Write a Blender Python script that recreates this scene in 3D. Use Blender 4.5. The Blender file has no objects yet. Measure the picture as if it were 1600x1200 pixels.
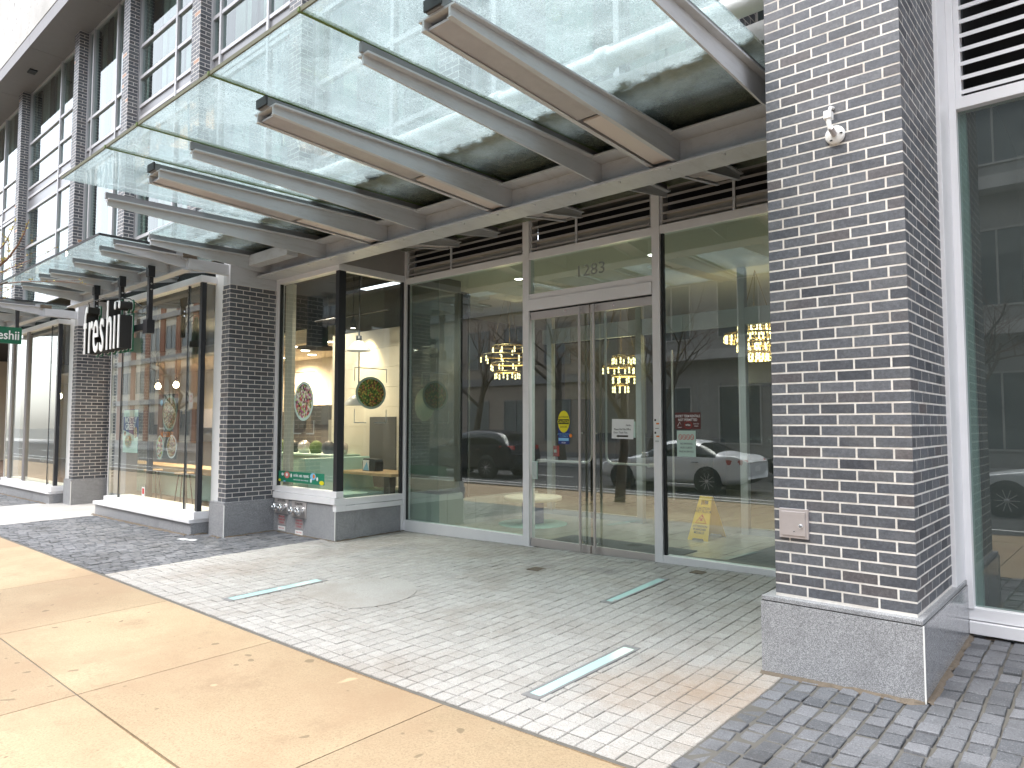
import bpy, math, random
from mathutils import Vector, Matrix
random.seed(11)
SC = bpy.context.scene
COL = SC.collection
Z0 = 1.55                       # all heights below are written relative to the camera's eye height
R = math.radians

# ------------------------------------------------------------------ camera, sky, sun, exposure
cam_d = bpy.data.cameras.new("camera"); cam = bpy.data.objects.new("camera", cam_d); COL.objects.link(cam)
cam.location = (0, 0, Z0); cam.rotation_euler = (R(90 + 3.29), 0, R(41.42))
cam_d.sensor_width = 36; cam_d.lens = 36 * 1101.4 / 1600; cam_d.clip_start = 0.05; cam_d.clip_end = 900
SC.camera = cam
SUN_EL, SUN_AZ = 66, 205        # azimuth the light comes from, degrees clockwise from +Y
w = bpy.data.worlds.new("World"); SC.world = w; w.use_nodes = True
nt = w.node_tree; nt.nodes.clear()
sky = nt.nodes.new("ShaderNodeTexSky"); sky.sky_type = 'NISHITA'; sky.sun_disc = False
sky.sun_elevation = R(SUN_EL); sky.sun_rotation = R(SUN_AZ); sky.dust_density = 2; sky.air_density = 1.0; sky.ozone_density = 1.0
hs = nt.nodes.new("ShaderNodeHueSaturation"); hs.inputs["Saturation"].default_value = 0.3
bg = nt.nodes.new("ShaderNodeBackground"); bg.inputs["Strength"].default_value = 0.15
out = nt.nodes.new("ShaderNodeOutputWorld")
nt.links.new(sky.outputs[0], hs.inputs["Color"]); nt.links.new(hs.outputs[0], bg.inputs[0]); nt.links.new(bg.outputs[0], out.inputs[0])
sd = bpy.data.lights.new("sun", 'SUN'); sd.energy = 1.0; sd.angle = R(40); sd.color = (1, 0.965, 0.91)
sun = bpy.data.objects.new("sun", sd); COL.objects.link(sun); sun.location = (0, -20, 40)
az, el = R(SUN_AZ), R(SUN_EL)
sun.rotation_euler = Vector((math.sin(az) * math.cos(el), math.cos(az) * math.cos(el), math.sin(el))).to_track_quat('Z', 'Y').to_euler()
SC.view_settings.view_transform = 'Standard'; SC.view_settings.look = 'None'
SC.view_settings.exposure = 2.25; SC.view_settings.gamma = 1
SC.cycles.max_bounces = 9; SC.cycles.diffuse_bounces = 4; SC.cycles.glossy_bounces = 5
SC.cycles.transparent_max_bounces = 24; SC.cycles.transmission_bounces = 6
SC.cycles.use_denoising = True; SC.cycles.sample_clamp_indirect = 6; SC.cycles.caustics_reflective = False; SC.cycles.caustics_refractive = False

# ------------------------------------------------------------------ materials
MATS = {}
def new_mat(name):
    m = bpy.data.materials.new(name); m.use_nodes = True
    t = m.node_tree; t.nodes.clear()
    return m, t, t.nodes.new("ShaderNodeOutputMaterial")
def N(t, kind, **kw):
    n = t.nodes.new("ShaderNode" + kind)
    for k, v in kw.items():
        if k in n.inputs: n.inputs[k].default_value = v
        else: setattr(n, k, v)
    return n
def L(t, a, b): t.links.new(a, b)
def coords(t, scale=(1, 1, 1)):
    c = N(t, "TexCoord"); mp = N(t, "Mapping"); mp.inputs["Scale"].default_value = scale
    L(t, c.outputs["Object"], mp.inputs[0]); return mp.outputs[0]
def ramp(t, fac, stops):
    r = N(t, "ValToRGB"); e = r.color_ramp.elements
    while len(e) < len(stops): e.new(0.5)
    for i, (p, c) in enumerate(stops): e[i].position = p; e[i].color = (*c, 1)
    L(t, fac, r.inputs[0]); return r.outputs[0]
def mixc(t, a, b, fac, mode='MIX'):
    m = N(t, "MixRGB", blend_type=mode)
    for s, i in ((fac, 0), (a, 1), (b, 2)):
        if hasattr(s, "links"): L(t, s, m.inputs[i])
        else: m.inputs[i].default_value = s if i == 0 else (*s, 1)
    return m.outputs[0]
def noise(t, vec, scale, detail=4, rough=0.6):
    n = N(t, "TexNoise", Scale=scale, Detail=detail, Roughness=rough); L(t, vec, n.inputs["Vector"]); return n.outputs[0]
def bump(t, h, strength, dist=0.01):
    b = N(t, "Bump", Strength=strength, Distance=dist); L(t, h, b.inputs["Height"]); return b.outputs[0]
def princ(t, o, col, rough, metal=0.0, nrm=None, spec=0.5):
    p = N(t, "BsdfPrincipled", Metallic=metal)
    p.inputs["Specular IOR Level"].default_value = spec
    if hasattr(col, "links"): L(t, col, p.inputs["Base Color"])
    else: p.inputs["Base Color"].default_value = (*col, 1)
    if hasattr(rough, "links"): L(t, rough, p.inputs["Roughness"])
    else: p.inputs["Roughness"].default_value = rough
    if nrm: L(t, nrm, p.inputs["Normal"])
    L(t, p.outputs[0], o.inputs[0]); return p
def plain(name, col, rough=0.5, metal=0.0, var=0.12, vs=6.0, bs=0.0, bscale=60, spec=0.5):
    m, t, o = new_mat(name); v = coords(t)
    n = noise(t, v, vs, 5)
    c = mixc(t, tuple(x * (1 - var) for x in col), tuple(min(1, x * (1 + var)) for x in col), n)
    nr = bump(t, noise(t, v, bscale, 3), bs) if bs else None
    princ(t, o, c, rough, metal, nr, spec); MATS[name] = m; return m
def attr(t, name="tone"):
    a = N(t, "Attribute"); a.attribute_name = name; return a.outputs["Fac"]

def mk_brick():
    m, t, o = new_mat("brick"); v = coords(t)
    c = ramp(t, attr(t), [(0, (.046, .050, .060)), (.3, (.104, .110, .124)), (.6, (.070, .076, .090)), (.86, (.094, .098, .108)), (.94, (.080, .077, .084)), (.98, (.094, .082, .082)), (1, (.34, .19, .12))])
    n = noise(t, v, 55, 6, .7); c = mixc(t, c, mixc(t, c, (1.7, 1.7, 1.7), 1, 'MULTIPLY'), ramp(t, n, [(.42, (0, 0, 0)), (.75, (1, 1, 1))]))
    n2 = noise(t, v, 2.2, 6, .7); c = mixc(t, c, (.24, .235, .23), ramp(t, n2, [(.52, (0, 0, 0)), (.80, (.45, .45, .45))])); n3 = noise(t, v, 13, 5, .75); c = mixc(t, c, (.35, .33, .31), ramp(t, n3, [(.64, (0, 0, 0)), (.78, (.45, .45, .45))]))
    princ(t, o, c, .5, 0, bump(t, n, .35, .004)); MATS["brick"] = m
def mk_mortar():
    m, t, o = new_mat("mortar"); v = coords(t)
    n = noise(t, v, 30, 5); c = mixc(t, (.62, .59, .55), (.82, .79, .75), n); n4 = noise(t, v, 3.2, 6, .7); c = mixc(t, c, (.40, .355, .31), ramp(t, n4, [(.46, (0, 0, 0)), (.72, (.75, .75, .75))]))
    princ(t, o, c, .9, 0, bump(t, noise(t, v, 160, 3), .5, .004)); MATS["mortar"] = m
def mk_granite(name, base, dark, rough, scale=150):
    m, t, o = new_mat(name); v = coords(t)
    vo = N(t, "TexVoronoi", Scale=scale); L(t, v, vo.inputs["Vector"])
    n = noise(t, v, scale * .55, 4, .75)
    g = ramp(t, vo.outputs["Color"], [(.2, dark), (.55, base), (.85, tuple(min(1, x * 1.5) for x in base))])
    c = mixc(t, g, dark, ramp(t, n, [(.5, (0, 0, 0)), (.66, (1, 1, 1))]))
    st = noise(t, v, 2.6, 5, .65); c = mixc(t, c, tuple(x * .45 for x in base), ramp(t, st, [(.52, (0, 0, 0)), (.8, (.6, .6, .55))]))
    princ(t, o, c, rough); MATS[name] = m
def mk_metal():
    m, t, o = new_mat("painted_metal"); v = coords(t, (1, 1, 1))
    n = noise(t, v, 3, 5); c = mixc(t, (.49, .505, .53), (.57, .585, .61), n)
    sp = noise(t, v, 45, 4, .7); c = mixc(t, c, (.20, .14, .10), ramp(t, sp, [(.66, (0, 0, 0)), (.80, (.6, .6, .6))]))
    dr = noise(t, coords(t, (2, .6, 5)), 3.5, 7, .75); c = mixc(t, c, (.27, .255, .235), ramp(t, dr, [(.50, (0, 0, 0)), (.78, (.5, .5, .5))]))
    princ(t, o, c, .42, .0, None, .5); MATS["painted_metal"] = m
    m, t, o = new_mat("aluminium"); v = coords(t, (1, 1, 1))
    n = noise(t, v, 5, 4); c = mixc(t, (.76, .76, .785), (.85, .85, .87), n)
    princ(t, o, c, .38, .1); MATS["aluminium"] = m
def mk_glass(name, tint, f0=.05, dirt_haze=0.0, boost=1.0, haze=0.0):
    """thin pane: tinted see-through plus a mirror coat that grows at grazing angles (Schlick), same from both sides"""
    m, t, o = new_mat(name); v = coords(t)
    tr = N(t, "BsdfTransparent"); tr.inputs[0].default_value = (*tint, 1)
    gl = N(t, "BsdfGlossy", Roughness=0.0); gl.inputs[0].default_value = (.96, 1, .985, 1)
    lw = N(t, "LayerWeight", Blend=.5)
    p = N(t, "Math", operation='POWER'); L(t, lw.outputs["Facing"], p.inputs[0]); p.inputs[1].default_value = 4.0
    ma = N(t, "Math", operation='MULTIPLY_ADD'); L(t, p.outputs[0], ma.inputs[0]); ma.inputs[1].default_value = (1 - f0) * boost; ma.inputs[2].default_value = f0
    mx = N(t, "MixShader"); L(t, ma.outputs[0], mx.inputs[0]); L(t, tr.outputs[0], mx.inputs[1]); L(t, gl.outputs[0], mx.inputs[2])
    last = mx.outputs[0]
    if dirt_haze:
        df = N(t, "BsdfDiffuse"); df.inputs[0].default_value = (.50, .58, .54, 1)  # painted haze: pale diffuse veil, mottled with smudges, mixed in to lift dark interiors
        dn = noise(t, v, 5, 6, .75); fac = ramp(t, dn, [(.45, (0, 0, 0)), (.9, (dirt_haze, dirt_haze, dirt_haze))]) if not haze else ramp(t, dn, [(.25, (haze, haze, haze)), (.85, (dirt_haze, dirt_haze, dirt_haze))])
        m2 = N(t, "MixShader"); L(t, fac, m2.inputs[0]); L(t, last, m2.inputs[1]); L(t, df.outputs[0], m2.inputs[2]); last = m2.outputs[0]
    L(t, last, o.inputs[0]); MATS[name] = m
def mk_canopy_glass():
    m, t, o = new_mat("canopy_glass"); v = coords(t)
    tr = N(t, "BsdfTransparent"); tr.inputs[0].default_value = (.76, .845, .85, 1)
    tl = N(t, "BsdfTranslucent"); tl.inputs[0].default_value = (.43, .475, .485, 1)
    df = N(t, "BsdfDiffuse"); df.inputs[0].default_value = (.22, .26, .22, 1)
    gl = N(t, "BsdfGlossy", Roughness=.02)
    big = noise(t, v, 1.9, 7, .72); fine = noise(t, v, 70, 4, .8)
    a = mixc(t, big, fine, .45)
    f1 = ramp(t, a, [(.38, (.12, .12, .12)), (.52, (.36, .36, .36)), (.62, (.68, .68, .68))])
    m1 = N(t, "MixShader"); L(t, f1, m1.inputs[0]); L(t, tr.outputs[0], m1.inputs[1]); L(t, tl.outputs[0], m1.inputs[2])
    # moss and grime gathered in a band where the glass runs in under the wall
    g = N(t, "SeparateXYZ"); L(t, v, g.inputs[0])
    wv = noise(t, v, 7, 5, .7); s1 = N(t, "Math", operation='MULTIPLY_ADD'); L(t, wv, s1.inputs[0]); s1.inputs[1].default_value = .5; L(t, g.outputs[1], s1.inputs[2])
    mr = N(t, "MapRange"); L(t, s1.outputs[0], mr.inputs[0]); mr.inputs[1].default_value = .12; mr.inputs[2].default_value = 2.6
    band = ramp(t, mr.outputs[0], [(0, (0, 0, 0)), (.03, (.85, .85, .85)), (.09, (.6, .6, .6)), (.2, (.3, .3, .3)), (.7, (.4, .4, .4)), (1, (.7, .7, .7))])
    mossc = mixc(t, (.075, .085, .045), (.36, .38, .29), noise(t, v, 17, 6, .75))
    L(t, mossc, df.inputs[0])
    m2 = N(t, "MixShader"); L(t, band, m2.inputs[0]); L(t, m1.outputs[0], m2.inputs[1]); L(t, df.outputs[0], m2.inputs[2])
    lw = N(t, "LayerWeight", Blend=.5); p = N(t, "Math", operation='POWER'); L(t, lw.outputs["Facing"], p.inputs[0]); p.inputs[1].default_value = 5
    ma = N(t, "Math", operation='MULTIPLY_ADD'); L(t, p.outputs[0], ma.inputs[0]); ma.inputs[1].default_value = .8; ma.inputs[2].default_value = .05
    m3 = N(t, "MixShader"); L(t, ma.outputs[0], m3.inputs[0]); L(t, m2.outputs[0], m3.inputs[1]); L(t, gl.outputs[0], m3.inputs[2])
    L(t, m3.outputs[0], o.inputs[0]); MATS["canopy_glass"] = m
def stain_mask(t, d):
    mr = N(t, 'MapRange'); L(t, d, mr.inputs[0]); mr.inputs[1].default_value = .75; mr.inputs[2].default_value = 1.7; mr.inputs[3].default_value = .5; mr.inputs[4].default_value = 0
    return mr.outputs[0]
def mk_setts(name, lo, hi, stain, stainamt, rough=.75):
    m, t, o = new_mat(name); v = coords(t)
    c = mixc(t, lo, hi, attr(t))
    sp = noise(t, v, 130, 3, .85); c = mixc(t, c, tuple(x * .38 for x in lo), ramp(t, sp, [(.50, (0, 0, 0)), (.68, (.85, .85, .85))])); sq = noise(t, v, 115, 2, .8); c = mixc(t, c, tuple(min(1, x * 1.5) for x in hi), ramp(t, sq, [(.55, (0, 0, 0)), (.7, (.7, .7, .7))]))
    st = noise(t, v, 1.1, 6, .7); c = mixc(t, c, stain, ramp(t, st, [(.47, (0, 0, 0)), (.72, (stainamt,) * 3)]))
    if name == "setts_light":
        d = N(t, "VectorMath", operation='DISTANCE'); mp = N(t, "Mapping"); mp.inputs["Scale"].default_value = (1, 1.35, 0); L(t, v, mp.inputs[0]); L(t, mp.outputs[0], d.inputs[0]); d.inputs[1].default_value = (-1.95, 5.35, 0)
        wn = noise(t, v, 2.3, 6, .75); q = N(t, "Math", operation='MULTIPLY_ADD'); L(t, wn, q.inputs[0]); q.inputs[1].default_value = 1.5; L(t, d.outputs["Value"], q.inputs[2])
        c = mixc(t, c, (.27, .165, .085), stain_mask(t, q.outputs[0]))
    princ(t, o, c, rough, 0, bump(t, noise(t, v, 75, 4), .6, .006)); MATS[name] = m
def mk_concrete(name, lo, hi, stain, rough=.8, agg=True):
    m, t, o = new_mat(name); v = coords(t)
    n = noise(t, v, .9, 7, .65); c = mixc(t, lo, hi, ramp(t, n, [(.3, (0, 0, 0)), (.7, (1, 1, 1))]))
    if agg:
        a = noise(t, v, 75, 4, .85); c = mixc(t, c, tuple(x * .5 for x in lo), ramp(t, a, [(.46, (0, 0, 0)), (.70, (.75, .75, .75))]))
        a2 = noise(t, v, 120, 2, .8); c = mixc(t, c, tuple(min(1, x * 1.5) for x in hi), ramp(t, a2, [(.6, (0, 0, 0)), (.75, (.6, .6, .6))]))
    tn = N(t, 'MapRange'); L(t, attr(t), tn.inputs[0]); tn.inputs[1].default_value = 0; tn.inputs[2].default_value = 1; tn.inputs[3].default_value = .80; tn.inputs[4].default_value = 1.25
    tb = N(t, 'CombineColor'); [L(t, tn.outputs[0], tb.inputs[k]) for k in range(3)]; c = mixc(t, c, tb.outputs[0], 1, 'MULTIPLY')
    s = noise(t, v, .62, 8, .72); c = mixc(t, c, stain, ramp(t, s, [(.44, (0, 0, 0)), (.66, (.85, .85, .85))])); s2 = noise(t, v, 1.9, 7, .8); c = mixc(t, c, tuple(x * .7 for x in stain), ramp(t, s2, [(.55, (0, 0, 0)), (.75, (.6, .6, .6))]))
    bl = noise(t, v, 9, 1, .3); c = mixc(t, c, tuple(x * .4 for x in lo), ramp(t, bl, [(.745, (0, 0, 0)), (.765, (.7, .7, .7))])); b2 = noise(t, v, 4.3, 1, .3); c = mixc(t, c, tuple(min(1, x * 1.35) for x in hi), ramp(t, b2, [(.80, (0, 0, 0)), (.82, (.5, .5, .5))]))
    princ(t, o, c, rough, 0, bump(t, noise(t, v, 140, 3), .4, .003)); MATS[name] = m
def mk_wood(name, a, b, rough=.45):
    m, t, o = new_mat(name); v = coords(t, (1, 9, 9))
    c = mixc(t, a, b, noise(t, v, 3, 6, .6)); princ(t, o, c, rough); MATS[name] = m
def mk_emit(name, col, s):
    m, t, o = new_mat(name); e = N(t, "Emission", Strength=s); e.inputs[0].default_value = (*col, 1)
    L(t, e.outputs[0], o.inputs[0]); MATS[name] = m
def mk_marble(name, base, vein, rough=.12):
    m, t, o = new_mat(name); v = coords(t)
    wv = N(t, "TexWave", Scale=.7, Distortion=9.0, Detail=5.0); L(t, v, wv.inputs["Vector"])
    c = mixc(t, base, vein, ramp(t, wv.outputs[0], [(.80, (0, 0, 0)), (.97, (.5, .5, .5))]))
    bt = N(t, "TexBrick", Scale=1.0); bt.offset = 0; bt.inputs["Mortar Size"].default_value = .004; bt.inputs["Brick Width"].default_value = .6; bt.inputs["Row Height"].default_value = .6
    L(t, v, bt.inputs["Vector"]); c = mixc(t, c, tuple(x * .5 for x in base), bt.outputs["Fac"])
    princ(t, o, c, rough); MATS[name] = m
def mk_food(name, cols, scale=55):
    m, t, o = new_mat(name); v = coords(t)
    vo = N(t, "TexVoronoi", Scale=scale); L(t, v, vo.inputs["Vector"])
    s = N(t, "SeparateColor"); L(t, vo.outputs["Color"], s.inputs[0])
    r = N(t, "ValToRGB"); r.color_ramp.interpolation = 'CONSTANT'; e = r.color_ramp.elements
    while len(e) < len(cols): e.new(.5)
    for i, c in enumerate(cols): e[i].position = i / len(cols); e[i].color = (*c, 1)
    L(t, s.outputs[0], r.inputs[0])
    c = mixc(t, r.outputs[0], (.03, .03, .02), ramp(t, vo.outputs["Distance"], [(.35, (0, 0, 0)), (.9, (.8, .8, .8))]))
    princ(t, o, c, .6); MATS[name] = m

mk_brick(); mk_mortar(); mk_metal(); mk_canopy_glass()
mk_granite("granite", (.33, .335, .35), (.15, .155, .165), .45, 300)
mk_granite("granite_polished", (.33, .335, .35), (.17, .175, .185), .18, 300)
mk_glass("glass", (.72, .86, .80), .22, .085, 1.0, .035)
mk_glass("clear_face", (.97, .99, .98), .0, 0, 0)
mk_glass("glass_dark", (.42, .54, .52), .15, .12, 1.0, .045)
mk_glass("glass_cafe", (.90, .945, .92), .12, .04, 1.0, .012)
mk_glass("glass_upper", (.62, .72, .70), .05)
mk_glass("glass_inner", (.95, .975, .965), .02, 0, .5)
mk_glass("glass_car", (.10, .12, .12), .06)
mk_setts("setts_light", (.305, .295, .28), (.365, .355, .34), (.21, .18, .15), .65)
mk_setts("setts_dark", (.075, .08, .09), (.17, .175, .19), (.05, .05, .052), .75)
mk_concrete("concrete_buff", (.295, .222, .135), (.375, .287, .183), (.25, .172, .105))
mk_concrete("concrete_grey", (.38, .375, .37), (.48, .475, .47), (.30, .29, .28))
mk_concrete("asphalt", (.045, .045, .048), (.065, .065, .068), (.035, .035, .035))
mk_concrete("pale_wall", (.40, .39, .37), (.50, .48, .46), (.33, .32, .30), .8, False)
plain("grout", (.10, .095, .085), .95, 0, .3, 14)
plain("soil", (.13, .105, .08), .95, 0, .4, 30, .8, 70)
plain("ground_far", (.13, .13, .12), .9, 0, .3, .2)
plain("stainless", (.58, .54, .53), .32, .6, .06, 4)
plain("brushed_plate", (.50, .46, .46), .4, .45, .15, 9)
plain("chrome", (.80, .81, .83), .08, 1.0, .02)
plain("dark_bronze", (.030, .033, .038), .35, .2, .1)
plain("black_metal", (.022, .022, .025), .4, .1, .1)
plain("gasket", (.018, .020, .022), .6)
plain("fin_grey", (.20, .20, .205), .5, .1)
plain("louver_dark", (.012, .012, .013), .8)
plain("louver_metal", (.36, .345, .34), .45, .1, .12, 3)
plain("soffit_dark", (.15, .155, .145), .8, 0, .3, 2)
plain("soffit_grey", (.20, .195, .20), .6, 0, .08)
plain("mullion_paint", (.44, .44, .455), .4, .1, .06)
plain("spandrel", (.20, .20, .21), .3, 0, .05)
plain("white_paint", (.78, .78, .76), .5, 0, .05)
plain("white_plastic", (.80, .80, .79), .35, 0, .03)
plain("pipe_wrap", (.72, .74, .74), .7, 0, .12, 5, .5, 14)
plain("green_paint", (.006, .11, .055), .4)
plain("mint", (.40, .60, .52), .5, 0, .05)
plain("cream_wall", (.74, .68, .56), .7, 0, .05, 3)
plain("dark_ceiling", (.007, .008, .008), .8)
plain("lobby_wall", (.10, .097, .088), .45, 0, .3, 4)
plain("lobby_ceiling", (.58, .56, .50), .7, 0, .03)
plain("tan_panel", (.34, .31, .27), .5, 0, .2, 3)
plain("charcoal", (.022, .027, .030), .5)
plain("mat", (.030, .032, .034), .95, 0, .3, 60)
plain("yellow_plastic", (.72, .46, .025), .38, 0, .05)
plain("dark_yellow", (.52, .32, .02), .5)
plain("ink", (.015, .014, .013), .6)
plain("paper", (.78, .80, .80), .7, 0, .02)
plain("paper_mint", (.50, .66, .60), .7, 0, .03)
plain("maroon", (.10, .028, .026), .5)
plain("red", (.55, .035, .03), .5)
plain("red_ink", (.50, .06, .07), .6)
plain("orange", (.75, .22, .03), .5)
plain("decal_yellow", (.78, .70, .02), .5)
plain("decal_blue", (.012, .035, .20), .5)
plain("sky_blue", (.22, .52, .78), .5)
plain("poster_navy", (.015, .05, .19), .5)
plain("poster_slate", (.05, .062, .062), .5)
plain("banner_green", (.012, .20, .115), .5)
plain("pink", (.62, .18, .16), .5)
plain("etched", (.24, .27, .255), .6)
plain("frost_line", (.45, .50, .48), .6)
plain("bark", (.085, .065, .050), .9, 0, .35, 20, .7, 40)
plain("twig_red", (.16, .085, .06), .8)
plain("bud", (.42, .36, .10), .7)
plain("leaf", (.10, .15, .035), .7, 0, .4, 3)
plain("car_silver", (.88, .90, .92), .2, .15, .02)
plain("car_dark", (.035, .035, .045), .2, .3, .02)
plain("tyre", (.02, .02, .02), .9)
plain("tail_lamp", (.45, .012, .010), .2)
plain("orange_brick", (.36, .15, .085), .8, 0, .2, 8)
plain("grey_stone", (.27, .26, .25), .8, 0, .25, 3)
plain("town_pane", (.10, .115, .12), .15, 0, .3, .4)
plain("taupe_wall", (.31, .26, .215), .8, 0, .25, 3)
plain("curtain", (.36, .41, .38), .85, 0, .15, 3)
plain("bowl_rim", (.32, .42, .34), .5)
plain("edge_grime", (.13, .135, .09), .8)
mk_wood("oak", (.42, .27, .13), (.55, .38, .20))
mk_marble("floor_marble", (.47, .43, .355), (.34, .30, .24))
mk_marble("base_marble", (.50, .50, .46), (.30, .30, .28), .2)
plain("cafe_floor", (.16, .11, .08), .5, 0, .2, 3)
mk_food("salad", [(.10, .20, .03), (.25, .36, .07), (.05, .10, .02), (.48, .38, .08), (.16, .26, .05), (.50, .22, .07), (.30, .08, .05)], 42)
mk_food("bowl_mix", [(.55, .58, .30), (.55, .10, .10), (.72, .68, .55), (.05, .04, .04), (.42, .60, .15), (.45, .12, .25), (.66, .40, .30), (.74, .72, .66)], 30)
mk_food("noodles", [(.55, .30, .15), (.72, .62, .42), (.35, .12, .08), (.70, .50, .25), (.25, .20, .08)], 34)
mk_emit("lamp_warm", (1, .80, .48), 14)
mk_emit("lamp_white", (1, .93, .80), 7)
mk_emit("crystal_dim", (1, .74, .36), 1.1)
mk_emit("crystal_glow", (1, .70, .30), 2.2)
plain("brass", (.60, .42, .18), .25, .9, .1)
m_, t_, o_ = new_mat("light_lens"); princ(t_, o_, (.62, .56, .53), .35); MATS["light_lens"] = m_
m_, t_, o_ = new_mat("strip_glass"); princ(t_, o_, (.42, .62, .60), .12); MATS["strip_glass"] = m_

# ------------------------------------------------------------------ mesh helpers
def V(*a): return Vector(a)
class MB:
    """collects faces (with a material slot and a per-face tone) and links them as ONE mesh object"""
    def __init__(s): s.v = []; s.f = []; s.mi = []; s.tn = []; s.sm = []; s.mats = []
    def slot(s, name):
        if name not in s.mats: s.mats.append(name)
        return s.mats.index(name)
    def add(s, vs, fs, m, tone=.4, smooth=False):
        b = len(s.v); k = s.slot(m); s.v += [tuple(x) for x in vs]
        for f in fs: s.f.append(tuple(i + b for i in f)); s.mi.append(k); s.tn.append(tone); s.sm.append(smooth)
        return s
    def box(s, x0, x1, y0, y1, z0, z1, m, tone=.4):
        x0, x1 = min(x0, x1), max(x0, x1); y0, y1 = min(y0, y1), max(y0, y1); z0, z1 = min(z0, z1), max(z0, z1)
        vs = [(x0, y0, z0), (x1, y0, z0), (x1, y1, z0), (x0, y1, z0), (x0, y0, z1), (x1, y0, z1), (x1, y1, z1), (x0, y1, z1)]
        return s.add(vs, [(3, 2, 1, 0), (4, 5, 6, 7), (0, 1, 5, 4), (1, 2, 6, 5), (2, 3, 7, 6), (3, 0, 4, 7)], m, tone)
    def pane(s, x0, x1, y0, y1, z0, z1, m, side='f'):
        s.box(x0, x1, y0, y1, z0, z1, "clear_face"); k = s.slot(m); s.mi[-4 if side == 'f' else -3] = k; return s
    def hexa(s, bot, top, m, tone=.4):
        return s.add(list(bot) + list(top), [(3, 2, 1, 0), (4, 5, 6, 7), (0, 1, 5, 4), (1, 2, 6, 5), (2, 3, 7, 6), (3, 0, 4, 7)], m, tone)
    def prism(s, poly, a, b, m, tone=.4, smooth=False):
        """poly: 3D points of one end, a: vector added at the start, b: vector to the other end"""
        n = len(poly); p0 = [Vector(p) + Vector(a) for p in poly]; p1 = [Vector(p) + Vector(b) for p in poly]
        s.add(p0 + p1, [tuple(range(n))[::-1], tuple(range(n, 2 * n))], m, tone)
        s.add(p0 + p1, [(i, (i + 1) % n, (i + 1) % n + n, i + n) for i in range(n)], m, tone, smooth); return s
    def tube(s, pts, r, m, n=8, caps=True, tone=.4):
        pts = [Vector(p) for p in pts]; k = len(pts); rs = r if isinstance(r, (list, tuple)) else [r] * k
        vs = []; ref = None
        for i, p in enumerate(pts):
            d = (pts[min(i + 1, k - 1)] - pts[max(i - 1, 0)]).normalized()
            if ref is None: ref = V(0, 0, 1) if abs(d.z) < .9 else V(1, 0, 0)
            a = d.cross(ref).normalized(); b = a.cross(d).normalized(); ref = b
            vs += [p + (a * math.cos(2 * math.pi * j / n) + b * math.sin(2 * math.pi * j / n)) * rs[i] for j in range(n)]
        fs = [(i * n + j, i * n + (j + 1) % n, (i + 1) * n + (j + 1) % n, (i + 1) * n + j) for i in range(k - 1) for j in range(n)]
        s.add(vs, fs, m, tone, True)
        if caps: s.add(vs[:n], [tuple(range(n))], m, tone); s.add(vs[-n:], [tuple(range(n))[::-1]], m, tone)
        return s
    def lathe(s, c, prof, m, n=20, axis=(0, 0, 1), caps=True):
        """prof: (radius, distance along the axis) pairs"""
        ax = Vector(axis).normalized(); ref = V(0, 0, 1) if abs(ax.z) < .9 else V(1, 0, 0)
        a = ax.cross(ref).normalized(); b = ax.cross(a); c = Vector(c); vs = []
        for r, h in prof: vs += [c + ax * h + (a * math.cos(2 * math.pi * j / n) + b * math.sin(2 * math.pi * j / n)) * r for j in range(n)]
        fs = [(i * n + j, i * n + (j + 1) % n, (i + 1) * n + (j + 1) % n, (i + 1) * n + j) for i in range(len(prof) - 1) for j in range(n)]
        s.add(vs, fs, m, .4, True)
        if caps: s.add(vs[:n], [tuple(range(n))], m); s.add(vs[-n:], [tuple(range(n))], m)
        return s
    def disc(s, c, u, v, ru, rv, m, n=32, off=None):
        c, u, v = Vector(c), Vector(u), Vector(v); nn = u.cross(v).normalized() * .0015
        r0 = [c + u * ru * math.cos(2 * math.pi * j / n) + v * rv * math.sin(2 * math.pi * j / n) for j in range(n)]
        return s.prism(r0, (0, 0, 0), nn if off is None else Vector(off), m)
    def build(s, name, parent=None, bevel=0, seg=2):
        me = bpy.data.meshes.new(name); o = bpy.data.objects.new(name, me); COL.objects.link(o)
        off = V(0, 0, -Z0)
        if parent is not None:
            o.parent = parent; q = parent
            while q is not None: off += Vector(q.location); q = q.parent
        me.from_pydata([tuple(Vector(p) - off) for p in s.v], [], s.f)
        for k in s.mats: me.materials.append(MATS[k])
        me.polygons.foreach_set("material_index", s.mi); me.polygons.foreach_set("use_smooth", s.sm)
        at = me.attributes.new("tone", 'FLOAT', 'FACE'); at.data.foreach_set("value", s.tn)
        me.update()
        if bevel:
            b = o.modifiers.new("bevel", 'BEVEL'); b.width = bevel; b.segments = seg; b.limit_method = 'ANGLE'; b.angle_limit = R(40)
        return o
def tag(o, label=None, cat=None, group=None, kind=None):
    if label: o["label"] = label
    if cat: o["category"] = cat
    if group: o["group"] = group
    if kind: o["kind"] = kind
    return o
def thing(name, label, cat, loc, group=None):
    o = bpy.data.objects.new(name, None); COL.objects.link(o); o.location = (loc[0], loc[1], loc[2] + Z0); o.empty_display_size = .1
    return tag(o, label, cat, group)
def dup(root, dx, label=None):
    """copy of a thing, its parts and their sub-parts, shifted along the street"""
    r = root.copy(); COL.objects.link(r); r.location.x += dx
    if label: r["label"] = label
    def rec(src, dst):
        for ch in list(src.children):
            c = ch.copy(); COL.objects.link(c); c.parent = dst; rec(ch, c)
    rec(root, r); return r
_tc = {}
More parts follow.
